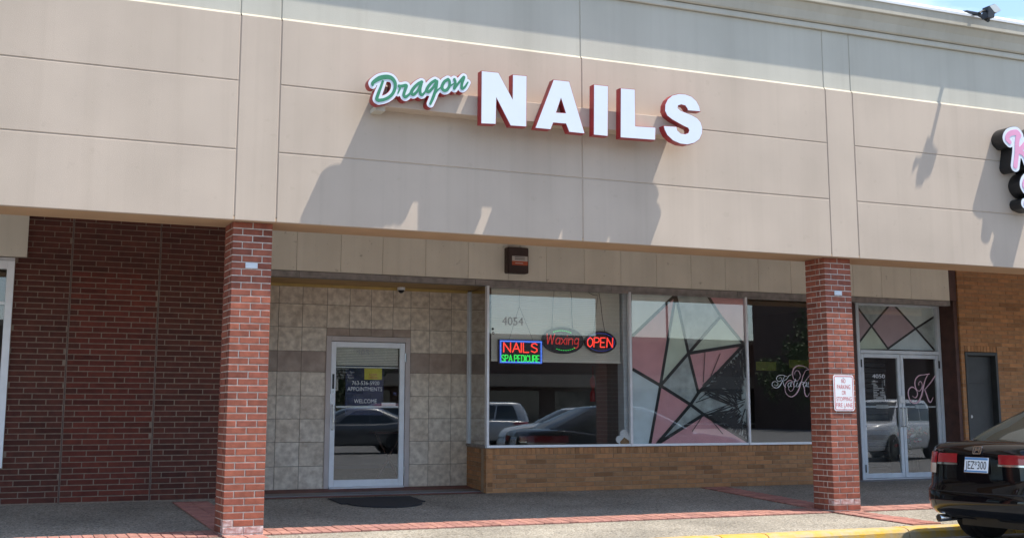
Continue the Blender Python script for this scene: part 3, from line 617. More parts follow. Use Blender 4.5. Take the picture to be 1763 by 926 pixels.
# ================================================================ shop-front windows and bulkheads
bx0, bx1 = 4.025, 10.131
bh = thing('brick_bulkhead', 'tan brick bulkhead with soldier course under the shop windows', 'bulkhead', (0, S, 0)); zt = 0.725
part(MB().box(bx0+.006, bx1, S+.006, S+.18, -.05, zt-.004), 'mortar_backing', M['mortar_t'], bh)
ang = math.atan2(T-S, 4.255-bx0)                    # splayed return of the entry
bc = {}
def tbrick(par, p, r, zc, hgt, yy=0., rz=None, loc=None, mm=None):
    k = (round(r-p, 2), round(hgt, 3)); 
    if k not in bc: bc[k] = brick_mesh('brick', k[0]-.008, hgt-.008, .09, M['tan'], .003)
    o = obj('brick', bc[k], None, par, loc or ((p+r)/2, random.uniform(-.0015,.0015), zc))
    if rz is not None: o.rotation_euler = (0,0,rz)
    return o
sh = .096; hz = gz(S); nc = 8; ch = (zt-sh-hz)/nc
for n in range(nc):
    x = bx0-(.15 if n % 2 else 0); zc = hz+(n+.5)*ch
    while x < 9.652:
        a, b = max(x, bx0), x+BL
        if b-a > .05: tbrick(bh, a, b, zc, ch)
        x += BL
k = 0
while bx0+k*.0654 < 9.556: tbrick(bh, bx0+k*.0654, bx0+(k+1)*.0654, zt-sh/2, sh); k += 1
rl = math.hypot(T-S, 4.255-bx0); rot = ang-math.pi
m = MB(); ca, sa = math.cos(ang), math.sin(ang); nx_, ny_ = -sa, ca
def rp(d, o): return (bx0+ca*d+nx_*o, S+sa*d+ny_*o)
m.v = [(*rp(0,-.007),-.05),(*rp(rl,-.007),-.05),(*rp(rl,-.15),-.05),(*rp(.1,-.15),-.05)]; m.v += [(a,b,zt-.004) for a,b,_ in m.v]; m.f = [(0,1,2,3),(4,5,6,7),(0,1,5,4),(1,2,6,5),(2,3,7,6),(3,0,4,7)]; part(m, 'return_backing', M['mortar_t'], bh)
for n in range(nc+1):
    z_ = hz+.02+(n+.5)*ch
    if z_ > zt-.03: break
    ds = [0, .292, .584, .876, 1.168, 1.26] if n % 2 else [0, .146, .438, .73, 1.022, 1.26]
    for a, b in zip(ds[:-1], ds[1:]):
        mid = rp((a+b)/2, 0); tbrick(bh, a, min(b, rl), z_, ch, rz=ang+math.pi, loc=(mid[0], mid[1]-S, z_))
def win(name, label, x0, x1, z0, z1, y=S, right=True):
    t = thing(name, label, 'window', ((x0+x1)/2, y, z0))
    part(MB().cbox(x0-.035, x0, y-.02, y+.05, z0, z1, .004), 'mullion', M['alu'], t)
    part(MB().cbox(x0-.035, x1+.0, y-.035, y+.06, z0-.034, z0-.001, .005), 'sill', M['white'], t)
    part(MB().cbox(x0+.001, x1-.001, y-.01, y+.04, z1-.025, z1, .003), 'head_rail', M['alu_d'], t)
    part(MB().box(x0, x1, y+.012, y+.018, z0, z1-.026), 'pane', M['glass'], t); return t
WZ0, WZ1 = 0.759, 2.861
xm1 = P(1085.5,640,S)[0]+.02; xm2 = P(1287,640,S)[0]+.02
w1 = win('storefront_window', 'big salon window with half-drawn blind and lit signs', bx0+.036, xm1-.04, WZ0, WZ1)
w2 = win('storefront_window', 'shop window backed by pink and grey geometric film', xm1, xm2-.05, WZ0, WZ1)
w3 = win('storefront_window', 'dark shop window with white script lettering beside the right pillar', xm2, 10.035, WZ0, WZ1)
t = thing('storefront_window', 'narrow splayed side window between tile wall and salon window', 'window', (4.102, S+.6, WZ0))
def sp(d, o, z): return (*rp(d, o), z)
def splay(nm, d0, d1, o0, o1, z0, z1, mt):
    m = MB(); m.v = [sp(d0,o0,z0),sp(d1,o0,z0),sp(d1,o1,z0),sp(d0,o1,z0),sp(d0,o0,z1),sp(d1,o0,z1),sp(d1,o1,z1),sp(d0,o1,z1)]; m.f = [(0,1,2,3),(4,5,6,7),(0,1,5,4),(1,2,6,5),(2,3,7,6),(3,0,4,7)]; return part(m, nm, mt, t)
splay('pane', .04, rl-.05, -.02, -.026, WZ0, 2.883, M['glass']); splay('frame', rl-.05, rl-.012, .01, -.05, WZ0, 2.883, M['alu']); splay('frame', rl-.10, rl-.065, -.002, -.04, WZ0, 2.883, M['grey']); splay('sill', .03, rl, .015, -.05, zt, WZ0-.001, M['alu_d'])
bp_ = thing('poster', 'dark blue poster in the lower part of the splayed side window', 'poster', (4.149, S+.6, .8))
m = MB(); m.v = [sp(.28,-.05,.78),sp(1.08,-.05,.78),sp(1.08,-.055,.78),sp(.28,-.055,.78),sp(.28,-.05,1.16),sp(1.08,-.05,1.16),sp(1.08,-.055,1.16),sp(.28,-.055,1.16)]; m.f = [(0,1,2,3),(4,5,6,7),(0,1,5,4),(1,2,6,5),(2,3,7,6),(3,0,4,7)]; part(m, 'sheet', M['blue'], bp_)
for zz, d0, d1 in ((1.07,.45,1.05),(.98,.6,1.05),(.88,.5,1.05)):
    m = MB(); m.quad(sp(d0,-.046,zz),sp(d1,-.046,zz),sp(d1,-.046,zz+.05),sp(d0,-.046,zz+.05)); part(m, 'print_block', M['decalfaint'], bp_)
# interior
tag(box('interior_floor', M['int_floor'], None, -6, 20, S+.2, 14, -.02, .165), kind='structure'); tag(box('interior_wall', M['int_wall'], None, -6, 20, 12, 12.2, .165, 3.9), kind='structure')
tag(box('interior_ceiling', M['int_ceil'], None, -6, 20, T+.16, 12, 3.12, 3.2), kind='structure'); tag(box('interior_ceiling', M['int_ceil'], None, 4.5, 20, S+.12, T+.15, 3.12, 3.2), kind='structure')
for xx in (-1.0, 6.322, 12.6): tag(box('interior_partition', M['int_wall'], None, xx-.06, xx+.06, (S if 0 < xx < 10 else D)+.25, 12, .165, 3.12), kind='structure')
ic = thing('interior_post', 'grey post inside at the right end of the salon window', 'post', (6.1, S+.12, .7)); xa = P(1072.5,640,S+.1)[0]; xb = P(1083,640,S+.1)[0]
part(MB().cbox(xa, xb-.01, S+.08, S+.25, .1, 3.1, .006), 'post_casing', M['grey'], ic)
# blind
bd = thing('window_blind', 'ivory horizontal blind covering the top half of the salon window', 'blind', (5.1, S+.13, 1.85))
xa = P(846,560,S+.13)[0]; xb = P(1067,560,S+.13)[0]; zb_ = P(950,623,S+.13)[1]
k = 0; z_ = 2.874
sm = MB(); sm.v = [(0,.006,-.0145),(xb-xa,.006,-.0145),(xb-xa,.003,.0),(0,.003,.0),(0,-.007,.0125),(xb-xa,-.007,.0125)]; sm.f = [(0,1,2,3),(3,2,5,4)]; sm = sm.mesh('slat'); sm.materials.append(M['blind'])
while z_ > zb_+.02: o = obj('slat', sm, None, bd, (xa-5.1, 0, z_-1.85)); z_ -= .025
part(MB().cbox(xa, xb, S+.115, S+.145, zb_-.005, zb_+.02, .004), 'bottom_rail', M['blind'], bd); part(MB().cbox(xa, xb, S+.10, S+.16, 2.883, 2.922, .004), 'head_rail', M['blind'], bd)
# LED signs
YS = S+.075
FONT = {'N':[[(0,0),(0,1),(.7,0),(.7,1)]],'A':[[(0,0),(.38,1),(.76,0)],[(.16,.36),(.6,.36)]],'I':[[(0,0),(0,1)]],'L':[[(0,1),(0,0),(.55,0)]],'S':[[(.62,.85),(.4,1),(.1,.92),(.04,.7),(.3,.53),(.6,.4),(.62,.15),(.35,0),(.02,.14)]],
 'P':[[(0,0),(0,1),(.45,1),(.62,.88),(.62,.62),(.45,.5),(0,.5)]],'E':[[(.55,0),(0,0),(0,1),(.55,1)],[(0,.5),(.45,.5)]],'D':[[(0,0),(0,1),(.35,1),(.62,.75),(.62,.25),(.35,0),(0,0)]],'C':[[(.6,.82),(.35,1),(.08,.8),(.02,.5),(.08,.2),(.35,0),(.6,.18)]],
 'U':[[(0,1),(0,.2),(.2,0),(.45,0),(.62,.2),(.62,1)]],'R':[[(0,0),(0,1),(.45,1),(.62,.85),(.6,.6),(.45,.5),(0,.5)],[(.3,.5),(.64,0)]],'O':[[(.33,0),(.06,.2),(0,.5),(.06,.8),(.33,1),(.6,.8),(.66,.5),(.6,.2),(.33,0)]],
 'W':[[(0,1),(.2,0),(.45,.9),(.7,0),(.9,1)]],'a':[[(.5,.6),(.2,.62),(.02,.35),(.1,.05),(.35,.05),(.5,.3),(.5,.6),(.5,0)]],'x':[[(0,.6),(.5,0)],[(.5,.6),(0,0)]],'i':[[(0,0),(0,.6)],[(0,.8),(0,.86)]],'n':[[(0,0),(0,.6)],[(0,.4),(.25,.6),(.46,.5),(.48,0)]],'g':[[(.5,.55),(.2,.62),(.02,.35),(.1,.08),(.35,.08),(.5,.3)],[(.5,.6),(.5,-.2),(.3,-.36),(.05,-.25)]],' ':[]}
ADV = {'I':.22,'i':.22,'W':1.08,' ':.35,'A':.9,'a':.66,'x':.66,'n':.66,'g':.66,'N':.92}
def led_text(s, xa, xb, z0, h, r, mt, par, y, shear=0):
    w_ = sum(ADV.get(c, .82) for c in s)-.16; k = (xb-xa)/w_; x = 0; st = []
    for c in s:
        for l in FONT[c]: st.append([(xa+(x+p[0])*k+shear*p[1]*h, z0+p[1]*h, r) for p in l])
        x += ADV.get(c, .82)
    m = sdf_mesh(st, 0, y, y+.004, max(.0035, r*.55)); return part(m, 'led_lettering', mt, par)
zz6 = ((830,490), 5.788)
def Q(a, b, y=YS): return P(830+a/5.788, 490+b/5.788, y)
def oval(cx, cz, rx, rz, n=40): return [(cx+rx*math.cos(2*math.pi*k/n), cz+rz*math.sin(2*math.pi*k/n)) for k in range(n)]
def cord(par, pts, r=.003, y=YS+.02): part(MB().tube([(Q(a,b)[0], y, Q(a,b)[1]) for a, b in pts], r, 5), 'hanging_cord', M['cable'], par)
# nails / spa pedicure
(xa, za), (xb, zb) = Q(163,542), Q(600,795)
t = thing('led_sign', 'lit rectangular LED sign reading NAILS SPA PEDICURE with blue border', 'led sign', (xa, YS, zb)); part(MB().cbox(xa, xb, YS, YS+.03, zb, za, .006), 'panel', M['ledpanel'], t)
(x0_, z1_), (x1_, z0_) = Q(184,560), Q(588,776)
fr = [[(x0_,z0_,.009),(x1_,z0_,.009),(x1_,z1_,.009),(x0_,z1_,.009),(x0_,z0_,.009)]]
part(sdf_mesh(fr, .009, YS-.003, YS-.0012, .005), 'border_glow', M['ledpanelb'], t)
m = MB()
for a, b in zip(fr[0][:-1], fr[0][1:]):
    n = int(math.hypot(b[0]-a[0], b[1]-a[1])/.017)
    for k in range(n):
        px_, pz_ = a[0]+(b[0]-a[0])*k/n, a[1]+(b[1]-a[1])*k/n; m.prism(oval(px_, pz_, .0066, .0066, 6), YS-.008, YS-.0035)
part(m, 'border_leds', M['led_b'], t)
(a0, b0), (a1, b1) = Q(215,668), Q(550,585); led_text('NAILS', a0, a1, b0, b1-b0, .0075, M['led_r'], t, YS-.006)
(a0, b0), (a1, b1) = Q(193,765), Q(573,706); led_text('SPA PEDICURE', a0, a1, b0, b1-b0, .0062, M['led_g'], t, YS-.006)
cord(t, [(377,20),(377,215),(275,545)], .002); cord(t, [(377,215),(510,545)], .002)
# waxing
cx, cz = Q(812,555); rx = Q(1020,555)[0]-cx; rz = Q(812,423)[1]-cz
t = thing('led_sign', 'large oval LED sign reading Waxing in red script', 'led sign', (cx, YS+.02, cz)); part(MB().prism(oval(cx, cz, rx, rz), YS+.015, YS+.04), 'panel', M['ledpanel'], t)
(a0, b0), (a1, b1) = Q(640,600), Q(960,497); led_text('Waxing', a0, a1, b0+.015, b1-b0-.012, .0055, M['led_rd'], t, YS+.008, .12)
m = MB()
for s, r0, r1 in ((1, 55, 122), (-1, 50, 120)):
    for k in range(9):
        a = R(r0+(r1-r0)*k/8); m.prism(oval(cx+rx*.72*math.cos(a)-.02*s, cz+s*rz*.74*math.sin(a), .011, .0045, 8), YS+.008, YS+.013)
part(m, 'green_dashes', M['led_g'], t); cord(t, [(725,45),(715,150),(702,440)]); cord(t, [(890,60),(900,150),(898,260),(910,432)], .004)
# open
cx, cz = Q(1183,572); rx = Q(1340,572)[0]-cx; rz = Q(1183,462)[1]-cz
t = thing('led_sign', 'smaller oval LED sign reading OPEN in red', 'led sign', (cx, YS, cz)); part(MB().prism(oval(cx, cz, rx, rz), YS, YS+.03), 'panel', M['ledpanel'], t)
part(sdf_mesh([[(*p, .003) for p in oval(cx, cz, rx*.86, rz*.8)+[oval(cx, cz, rx*.86, rz*.8)[0]]]], 0, YS-.004, YS-.001, .003), 'border_glow', M['ledpanelb'], t)
(a0, b0), (a1, b1) = Q(1047,618), Q(1300,532); led_text('OPEN', a0, a1, b0, b1-b0, .0068, M['led_r'], t, YS-.007, .06)
cord(t, [(1170,75),(1190,185),(1205,330),(1232,480)], .004); cord(t, [(1160,120),(1135,300),(1120,480)], .0025); cord(t, [(890,62),(1040,60),(1110,100),(1165,108)], .004)
# window number, stickers
wn = w1
dtx('4054', 864.5, 901, 559, M['decalfaint'], .11, par=w1, y=S+.0105)
for a, b, mt in ((107,440,'black'),(111,481,'black')):
    x_, z_ = Q(a, b, S+.01); part(MB().prism(oval(x_, z_, .016, .018, 14), S+.0105, S+.0115), 'sticker_dot', M[mt], w1)
x_, z_ = Q(111,481,S+.01); part(MB().prism(oval(x_, z_, .008, .009, 12), S+.0095, S+.0102), 'sticker_dot', M['blind'], w1)
# heart shaped card at the window corner
hx, hz_ = P(1070,764,S+.05); ht = thing('heart_ornament', 'white heart-shaped card with brown point standing at the salon window corner', 'ornament', (hx, S+.05, WZ0))
def hp(l): return [P(1040+a/9.26, 700+b/9.26, S+.05) for a, b in l]
part(MB().prism(hp([(240,590),(200,560),(185,515),(205,470),(250,455),(250,400),(290,360),(335,362),(380,420),(402,500),(402,545),(320,480),(245,560),(262,597)]), S+.04, S+.06), 'white_card', M['signwhite'], ht)
part(MB().prism(hp([(320,484),(402,550),(400,597),(268,597),(248,562)]), S+.043, S+.058), 'brown_point', M['kraft'], ht)
# red hanging ornament inside
ox, oz = P(1021,665,S+1.2); ro = thing('hanging_ornament', 'red tasselled ornament hanging inside the salon window', 'ornament', (ox, S+1.2, oz))
part(MB().tube([(ox,S+1.2,oz+.30),(ox,S+1.2,oz+.16)], .004, 5), 'cord', M['redorn'], ro)
part(MB().tube([(ox,S+1.2,oz+.16),(ox,S+1.2,oz+.10),(ox,S+1.2,oz+.02),(ox,S+1.2,oz-.04)], [.01,.05,.05,.015], 8), 'knot', M['redorn'], ro); part(MB().tube([(ox,S+1.2,oz-.04),(ox,S+1.2,oz-.10),(ox,S+1.2,oz-.22)], [.02,.045,.05], 8), 'tassel', M['redorn'], ro)
# ---- geometric film in window 2
YF = S+.030; fm = thing('window_film', 'pink, pale and grey angular film pieces with black tape lines and scribbles', 'window film', (7.1, YF, WZ0))
z4 = ((1080,500), 3.428)
def fp(l, y=YF): return [P(1080+a/3.428, 500+b/3.428, y) for a, b in l]
A_, L1, L2, B_, C_, D_, E_, F_, G_, H_, I_, J_, K_, TL, BLp, M_, TR = (285,25),(28,270),(30,463),(195,560),(360,370),(687,318),(470,25),(418,603),(372,672),(450,730),(172,906),(133,906),(716,892),(26,15),(32,906),(550,152),(684,22)
BR = (712,906); pieces = [([TL,A_,L1],'film_w'),([A_,L1,L2,B_],'film_p'),([A_,B_,C_],'film_y'),([A_,C_,M_,E_],'film_g'),([E_,TR,D_,M_],'film_p'),([C_,M_,D_],'film_y'),([C_,D_,F_],'film_p'),([B_,C_,F_,G_],'film_g'),([L2,B_,J_,BLp],'film_b'),([B_,G_,I_,J_],'film_p'),([G_,H_,I_],'film_g'),([H_,I_,BR,K_],'film_p'),([D_,F_,G_,H_,K_],'film_g')]
for pl_, c in pieces: part(MB().prism(fp(pl_), YF, YF+.002), 'film_piece', M[c], fm)
def strip(a, b, w_, y):
    (xa, za), (xb, zb) = fp([a, b], y); d = Vector((xb-xa, zb-za)).normalized(); n = Vector((-d.y, d.x))*w_/2
    return [(xa+n.x, za+n.y), (xb+n.x, zb+n.y), (xb-n.x, zb-n.y), (xa-n.x, za-n.y)]
for k, (a, b) in enumerate([(A_,L1),(A_,B_),(B_,J_),(A_,C_),(C_,F_),(L2,B_),(B_,G_),(G_,H_),(H_,K_),(B_,C_),(C_,M_),(C_,D_),(E_,M_),(M_,D_),(D_,F_),(F_,G_),(G_,I_),(H_,I_)]):
    part(MB().prism(strip(a, b, .046, YF), YF-.0022-.0004*k, YF-.0018-.0004*k), 'tape_line', M['tape'], fm)
rg = random.Random(5); m = MB(); k = 0
for n in range(330):
    f = rg.random(); e0 = np.array(F_)*(1-f)+np.array(D_)*f if n % 3 else np.array(H_)*(1-f)+np.array(K_)*f
    tgt = np.array([(690+rg.uniform(-30,10), 640+rg.uniform(-180,90))]) [0] if n % 3 else np.array([690, 655+rg.uniform(0,150)])
    d = tgt-e0; L0 = rg.uniform(.0,.25); L1_ = L0+rg.uniform(.25,.75); a = e0+d*L0; b = e0+d*min(L1_, 1)
    jit = np.array([rg.uniform(-14,14), rg.uniform(-14,14)]); m.prism(strip(tuple(a), tuple(b+jit), rg.uniform(.006,.022), YF), YF-.010-.00002*n, YF-.0099-.00002*n)
for a, b in (((455,365),(445,540)),((545,372),(490,505)),((470,735),(560,845)),((440,740),(380,830)),((430,590),(470,570)),((455,735),(690,655)),((450,725),(690,640)),((440,560),(520,480)),((420,640),(520,560)),((400,660),(560,600))):
    n += 1; m.prism(strip(a, b, .012, YF), YF-.010-.00002*n, YF-.0099-.00002*n)
tag(part(m, 'scribble_lines', M['tape'], fm), kind='stuff')
# ---- script on window 3
ks = thing('window_lettering', 'white script over a big pink K on the dark shop window', 'lettering', (8.9, S+.01, 1.4)); kk = ((1320,620), 12.35)
PK = [[(900,200,.6),(830,150,.5),(750,118,.8),(650,118,1.2),(575,180,1.6),(552,290,1.5),(575,390,1),(640,432,.6),(700,380,.7),(712,300,1),(680,230,.7),(635,215,.6),(598,260,.7),(600,315,.6)],
 [(905,190,.4),(830,220,.6),(775,330,1),(740,450,1.4),(690,600,1.9),(620,720,1.8),(530,772,1.2),(440,735,.8),(392,640,.8),(402,510,1),(470,430,1),(540,445,.9),(577,540,.9),(560,620,.8),(510,655,.7),(468,610,.7),(470,560,.6)],
 [(772,500,1),(800,600,1.7),(812,700,1.8),(850,768,1.2),(890,740,.6),(905,690,.5)], [(910,320,.6),(830,430,.8),(772,500,.9)]]
WK = [[(440,342,.5),(330,315,.8),(240,330,1),(208,390,1),(240,440,.8),(290,440,.7),(320,400,.7),(290,362,.6),(255,385,.5)],
 [(385,330,.6),(335,440,1),(280,540,1.5),(220,585,1),(150,570,.8),(115,515,.9),(130,465,.9),(180,450,.7),(232,475,.7),(235,520,.7),(195,540,.6),(165,515,.5)],
 [(535,300,.5),(470,330,.7),(420,400,.8),(352,440,.6)], [(342,440,.8),(365,520,1.2),(405,578,.6)],
 [(515,468,.7),(465,490,.9),(452,545,.9),(482,562,.7),(520,500,.6)], [(528,462,.9),(512,540,.9),(545,560,.5)], [(612,395,.8),(582,500,1.1),(590,562,.7),(625,545,.4)], [(560,450,.5),(660,440,.5)],
 [(655,470,.9),(632,545,.9),(665,562,.6),(715,470,.8)], [(725,465,.9),(690,570,.9)], [(735,470,.7),(775,460,.8),(765,520,.8)], [(840,468,.8),(790,490,.9),(778,545,.9),(812,560,.7),(850,495,.6)], [(855,462,.9),(840,540,.9),(872,560,.5)], [(890,465,.9),(875,545,.8),(905,560,.6)]]
part(sdf_mesh(px_strokes(PK, S+.0095, *kk, .0052), 0, S+.0095, S+.0105, .004), 'pink_initial', M['decalpink'], ks)
part(sdf_mesh(px_strokes(WK, S+.0075, *kk, .0045), 0, S+.0075, S+.0085, .0035), 'white_script', M['decal'], ks)
for (u0,u1,v0,v1) in ((1301,1336,622,638),(1358,1398,619,634)):
    (xa, za), (xb, zb) = P(u0,v0,S+1.5), P(u1,v1,S+1.5); t = thing('wall_notice', 'faint yellow-green notice inside the dark shop window, %s' % ('left of the script' if u0 < 1340 else 'above the script'), 'notice', (xa, S+1.5, zb))
    part(MB().box(xa, xb, S+1.49, S+1.5, zb, za), 'sheet', mat('olive_notice', (.30,.32,.05), .7, .1, 9), t)
# ================================================================ double doors on the right
dd = thing('double_entrance_door', 'grey aluminium double glass doors with patterned transom right of the right pillar', 'door', (11.3, D, gz(D)))
dx0, dx1 = 10.466, 12.160; zf = gz(D)+.006; zh = 2.156; zt2 = 2.907
for a in ((dx0,dx0+.06,zf,zt2),(dx1-.06,dx1,zf,zt2),(dx0+.061,dx1-.061,zh-.055,zh),(dx0+.061,dx1-.061,zt2-.05,zt2)): part(MB().cbox(a[0],a[1],D-.04,D+.06,a[2],a[3],.005), 'frame', M['grey'], dd)
part(MB().box(dx0+.06,dx1-.06,D+.01,D+.016,zh,zt2-.05), 'transom_pane', M['glass'], dd)
mid = (dx0+dx1)/2; part(MB().box(dx0+.062,dx1-.062,D-.02,D+.05,zf-.004,zf+.02), 'threshold', M['alu'], dd)
for s, (a, b) in enumerate(((dx0+.066, mid-.004), (mid+.004, dx1-.066))):
    z0_, z1_ = zf+.026, zh-.06; lf = part(MB().cbox(a, a+.058, D-.03, D+.015, z0_, z1_, .004).cbox(b-.058, b, D-.03, D+.015, z0_, z1_, .004).cbox(a+.0585, b-.0585, D-.03, D+.015, z1_-.06, z1_, .004).cbox(a+.0585, b-.0585, D-.03, D+.015, z0_, z0_+.075, .004), 'leaf', M['grey'], dd)
    part(MB().box(a+.058, b-.058, D-.008, D-.002, z0_+.075, z1_-.06), 'pane', M['glass'], lf)
    zc_ = 1.276; part(MB().cbox(a+.06, b-.06, D+.016, D+.04, zc_-.012, zc_+.012, .003), 'push_bar', M['grey'], lf)
    part(MB().box((a+b)/2-.10, (a+b)/2+.14, D+.0, D+.002, zc_-.025, zc_+.03), 'push_label', M['decalfaint'], lf)
    hx = (b-.03) if s == 0 else (a+.03); part(MB().tube([(hx,D-.03,zc_-.02),(hx,D-.075,zc_-.02),(hx,D-.075,zc_-.30),(hx,D-.03,zc_-.30)], .014, 8), 'pull_handle', M['steel'], lf)
    for zz in (z0_+.15, z1_-.15): part(MB().box((a-.012) if s == 0 else (b-.006), (a+.006) if s == 0 else b+.012, D-.05, D-.031, zz-.06, zz+.06), 'hinge', M['black'], lf)
part(MB().cbox(mid-.05, mid+.045, D-.045, D-.031, 1.333, 1.448, .003), 'lock_box', M['steel'], dd)
tz = ((1440,510), 4.408); YT = D+.03
def tpz(l): return [P(1440+a/4.408, 510+b/4.408, YT) for a, b in l]
for pl_, c in (([(128,55),(265,225),(128,400)],'film_m'),([(128,52),(410,60),(265,225)],'film_g'),([(265,225),(390,400),(128,402)],'film_y'),([(265,225),(412,60),(432,60),(600,245),(390,400)],'film_m'),([(432,60),(800,68),(800,115),(600,245)],'film_w'),([(800,115),(600,245),(742,412),(805,412)],'film_g'),([(390,402),(600,245),(742,412)],'film_b')):
    part(MB().prism(tpz(pl_), YT, YT+.002), 'transom_film', M[c], dd)
for k, (a, b) in enumerate((((138,55),(265,225)),((265,225),(392,398)),((408,60),(265,225)),((265,225),(140,392)),((432,62),(600,245)),((600,245),(745,410)),((792,122),(600,245)),((600,245),(390,396)))):
    (xa, za), (xb, zb) = tpz([a, b]); d = Vector((xb-xa, zb-za)).normalized(); n = Vector((-d.y, d.x))*.017
    part(MB().prism([(xa+n.x,za+n.y),(xb+n.x,zb+n.y),(xb-n.x,zb-n.y),(xa-n.x,za-n.y)], YT-.003-.0004*k, YT-.0026-.0004*k), 'tape_line', M['tape'], dd)
kd = ((1555,630), 13.23)
DK = [[(592,178,1.1),(480,195,.7),(370,212,1),(300,272,1.3),(267,370,1.3),(282,480,1.1),(325,550,.7),(380,560,.8),(430,480,1),(427,392,.9),(390,345,.6),(352,385,.6),(357,425,.8)],
 [(562,195,.7),(500,320,1),(460,480,1.6),(420,660,1.8),(350,800,1.5),(260,845,1.1),(170,790,1),(118,650,1.2),(132,530,1.2),(200,475,1.1),(280,520,.7),(325,610,.9),(310,690,1),(270,720,.7),(215,680,.5)],
 [(795,242,1),(760,218,1.1),(710,250,1.1),(620,380,1.1),(502,520,.6)], [(490,530,.9),(530,640,1.5),(580,785,1.6),(630,818,1),(680,710,.6)]]
part(sdf_mesh(px_strokes(DK, D-.0105, *kd, .0085), 0, D-.0105, D-.0095, .004), 'pink_initial', M['decalpink'], dd)
dtx('4050', 1502, 1523.5, 650.5, M['decal'], .062, par=dd, y=D-.0105)
kb4 = ((1490,640), 15.44)
m = MB()
for yy, a, b in ((225,200,260),(245,170,330),(300,165,270),(340,215,310),(380,215,335),(425,215,495),(470,215,360),(470,440,490),(520,215,310),(520,385,510),(565,215,360),(565,385,520),(610,215,330),(610,400,530),(650,220,540),(685,280,470),(720,215,540),(745,225,500)):
    (xa, za), (xb, zb) = P(1490+a/15.44, 640+yy/15.44, D-.0105), P(1490+b/15.44, 640+(yy+22)/15.44, D-.0105); m.box(xa, xb, D-.0105, D-.0095, zb, za)
for a, b, y0_, y1_ in ((215,240,370,720),(440,465,220,640),(490,515,200,360),(500,540,620,760)):
    (xa, za), (xb, zb) = P(1490+a/15.44, 640+y0_/15.44, D-.0125), P(1490+b/15.44, 640+y1_/15.44, D-.0125); m.box(xa, xb, D-.0125, D-.0115, zb, za)
part(m, 'hours_lettering', M['decalfaint'], dd)
# shutters inside left leaf (dark lines)
for k in range(22): part(MB().box(dx0+.12, mid-.06, D+.25, D+.262, .26+k*.082, .26+k*.082+.068), 'inner_shutter_slat', M['black'], dd)
jb = thing('jamb_board', 'dark brown jamb between the double doors and the tan brick wall', 'jamb', (12.140, S, 0)); part(MB().cbox(12.164, 12.236, S+.03, D+.1, gz(S), 2.950, .004), 'board', M['brown'], jb); part(MB().box(12.077, 12.236, S+.02, S+.12, 2.951, 3.75), 'head_board', M['brown'], jb)
pj = thing('jamb_board', 'dark brown pier between the dark script window and the double doors', 'jamb', (10.25, S, 0)); part(MB().cbox(10.036, 10.462, D-.03, D+.06, .1, 2.90, .004), 'board', M['brown'], pj); part(MB().box(10.005, 10.035, S+.065, D+.05, .1, 2.90), 'return_board', M['brown'], pj)
tag(box('side_wall', M['bldg2'], None, -11.8, -5.17, LW, LW+.2, -.1, 3.75), kind='structure'); tag(box('side_wall', M['bldg2'], None, 18.505, 23.8, S, S+.2, -.1, 3.75), kind='structure')
# planter with flowers inside
fp_ = thing('flower_pot', 'red and white flowers in a pot behind the right glass leaf', 'flowers', (11.83, D+.5, .165)); rf = random.Random(2)
part(MB().tube([(11.85,D+.5,.165),(11.85,D+.5,.52)], [.13,.19], 14), 'pot', M['black'], fp_)
for nm, mt, n in (('red_blossoms','flower',26),('white_blossoms','flowerw',18),('leaves','leaf',40)):
    m = MB()
    for k in range(n):
        c = Vector((11.85+rf.gauss(0,.13), D+.48+rf.gauss(0,.1), .82+rf.gauss(0,.12))); r_ = rf.uniform(.025,.045)
        q = Quaternion((rf.gauss(0,1),rf.gauss(0,1),rf.gauss(0,1),rf.gauss(0,1))).normalized()
        for j in range(5):
            a0, a1 = 2*math.pi*j/5, 2*math.pi*(j+.8)/5; m.v += [tuple(c), tuple(c+q @ Vector((math.cos(a0)*r_, math.sin(a0)*r_, .01))), tuple(c+q @ Vector((math.cos(a1)*r_, math.sin(a1)*r_, .01)))]; l_ = len(m.v); m.f.append((l_-3,l_-2,l_-1))
    part(m, nm, M[mt], fp_)
m = MB()
for k in range(7): a = k*.9; m.tube([(11.85,D+.5,.5),(11.85+.1*math.cos(a),D+.5+.08*math.sin(a),.78)], .006, 4)
part(m, 'stems', M['leaf'], fp_)
# ---- tan brick wall at right with service door
tb = thing('tan_brick_wall', 'tan brick wall with a dark service door at the right edge', 'brick wall', (0, S, 0)); tx0, tx1 = 12.241, 18.5
sdx0, sdx1, sdz = 12.317, 13.002, 2.142
part(MB().box(tx0+.006, sdx0, S+.006, S+.2, -.05, 3.75).box(sdx1, tx1, S+.006, S+.2, -.05, 3.75).box(sdx0+.0005, sdx1-.0005, S+.006, S+.2, sdz+.1, 3.75), 'mortar_backing', M['mortar_t'], tb)
cand = []; n = 0; cw = .0654
while gz(S)+(n+1)*cw < 3.74:
    zc = gz(S)+(n+.5)*cw; x = tx0-(.15 if n % 2 else 0)
    while x < tx1:
        a, b = max(x, tx0), min(x+BL, tx1)
        sg_ = [(a, b)]
        if zc < sdz+.1: sg_ = [q for q in ((a, min(b, sdx0)), (max(a, sdx1), b)) if q[1]-q[0] > .03]
        cand += [(p, r, zc) for p, r in sg_ if r-p > .03]; x += BL
    n += 1
vis = sorted([c for c in cand if c[0] < 14.6 and c[2] > .75], key=lambda c: c[0]); single = set(vis[:285]); m = MB()
for c in cand:
    if c in single: tbrick(tb, c[0], c[1], c[2], cw)
    else: m.box(c[0]+.004, c[1]-.004, random.uniform(-.0015,.0015), .09, c[2]-cw/2+.004, c[2]+cw/2-.004)
k = 0
while sdx0+(k+1)*.067 <= sdx1+.001: tbrick(tb, sdx0+k*.067, sdx0+(k+1)*.067, sdz+.05, .1); k += 1
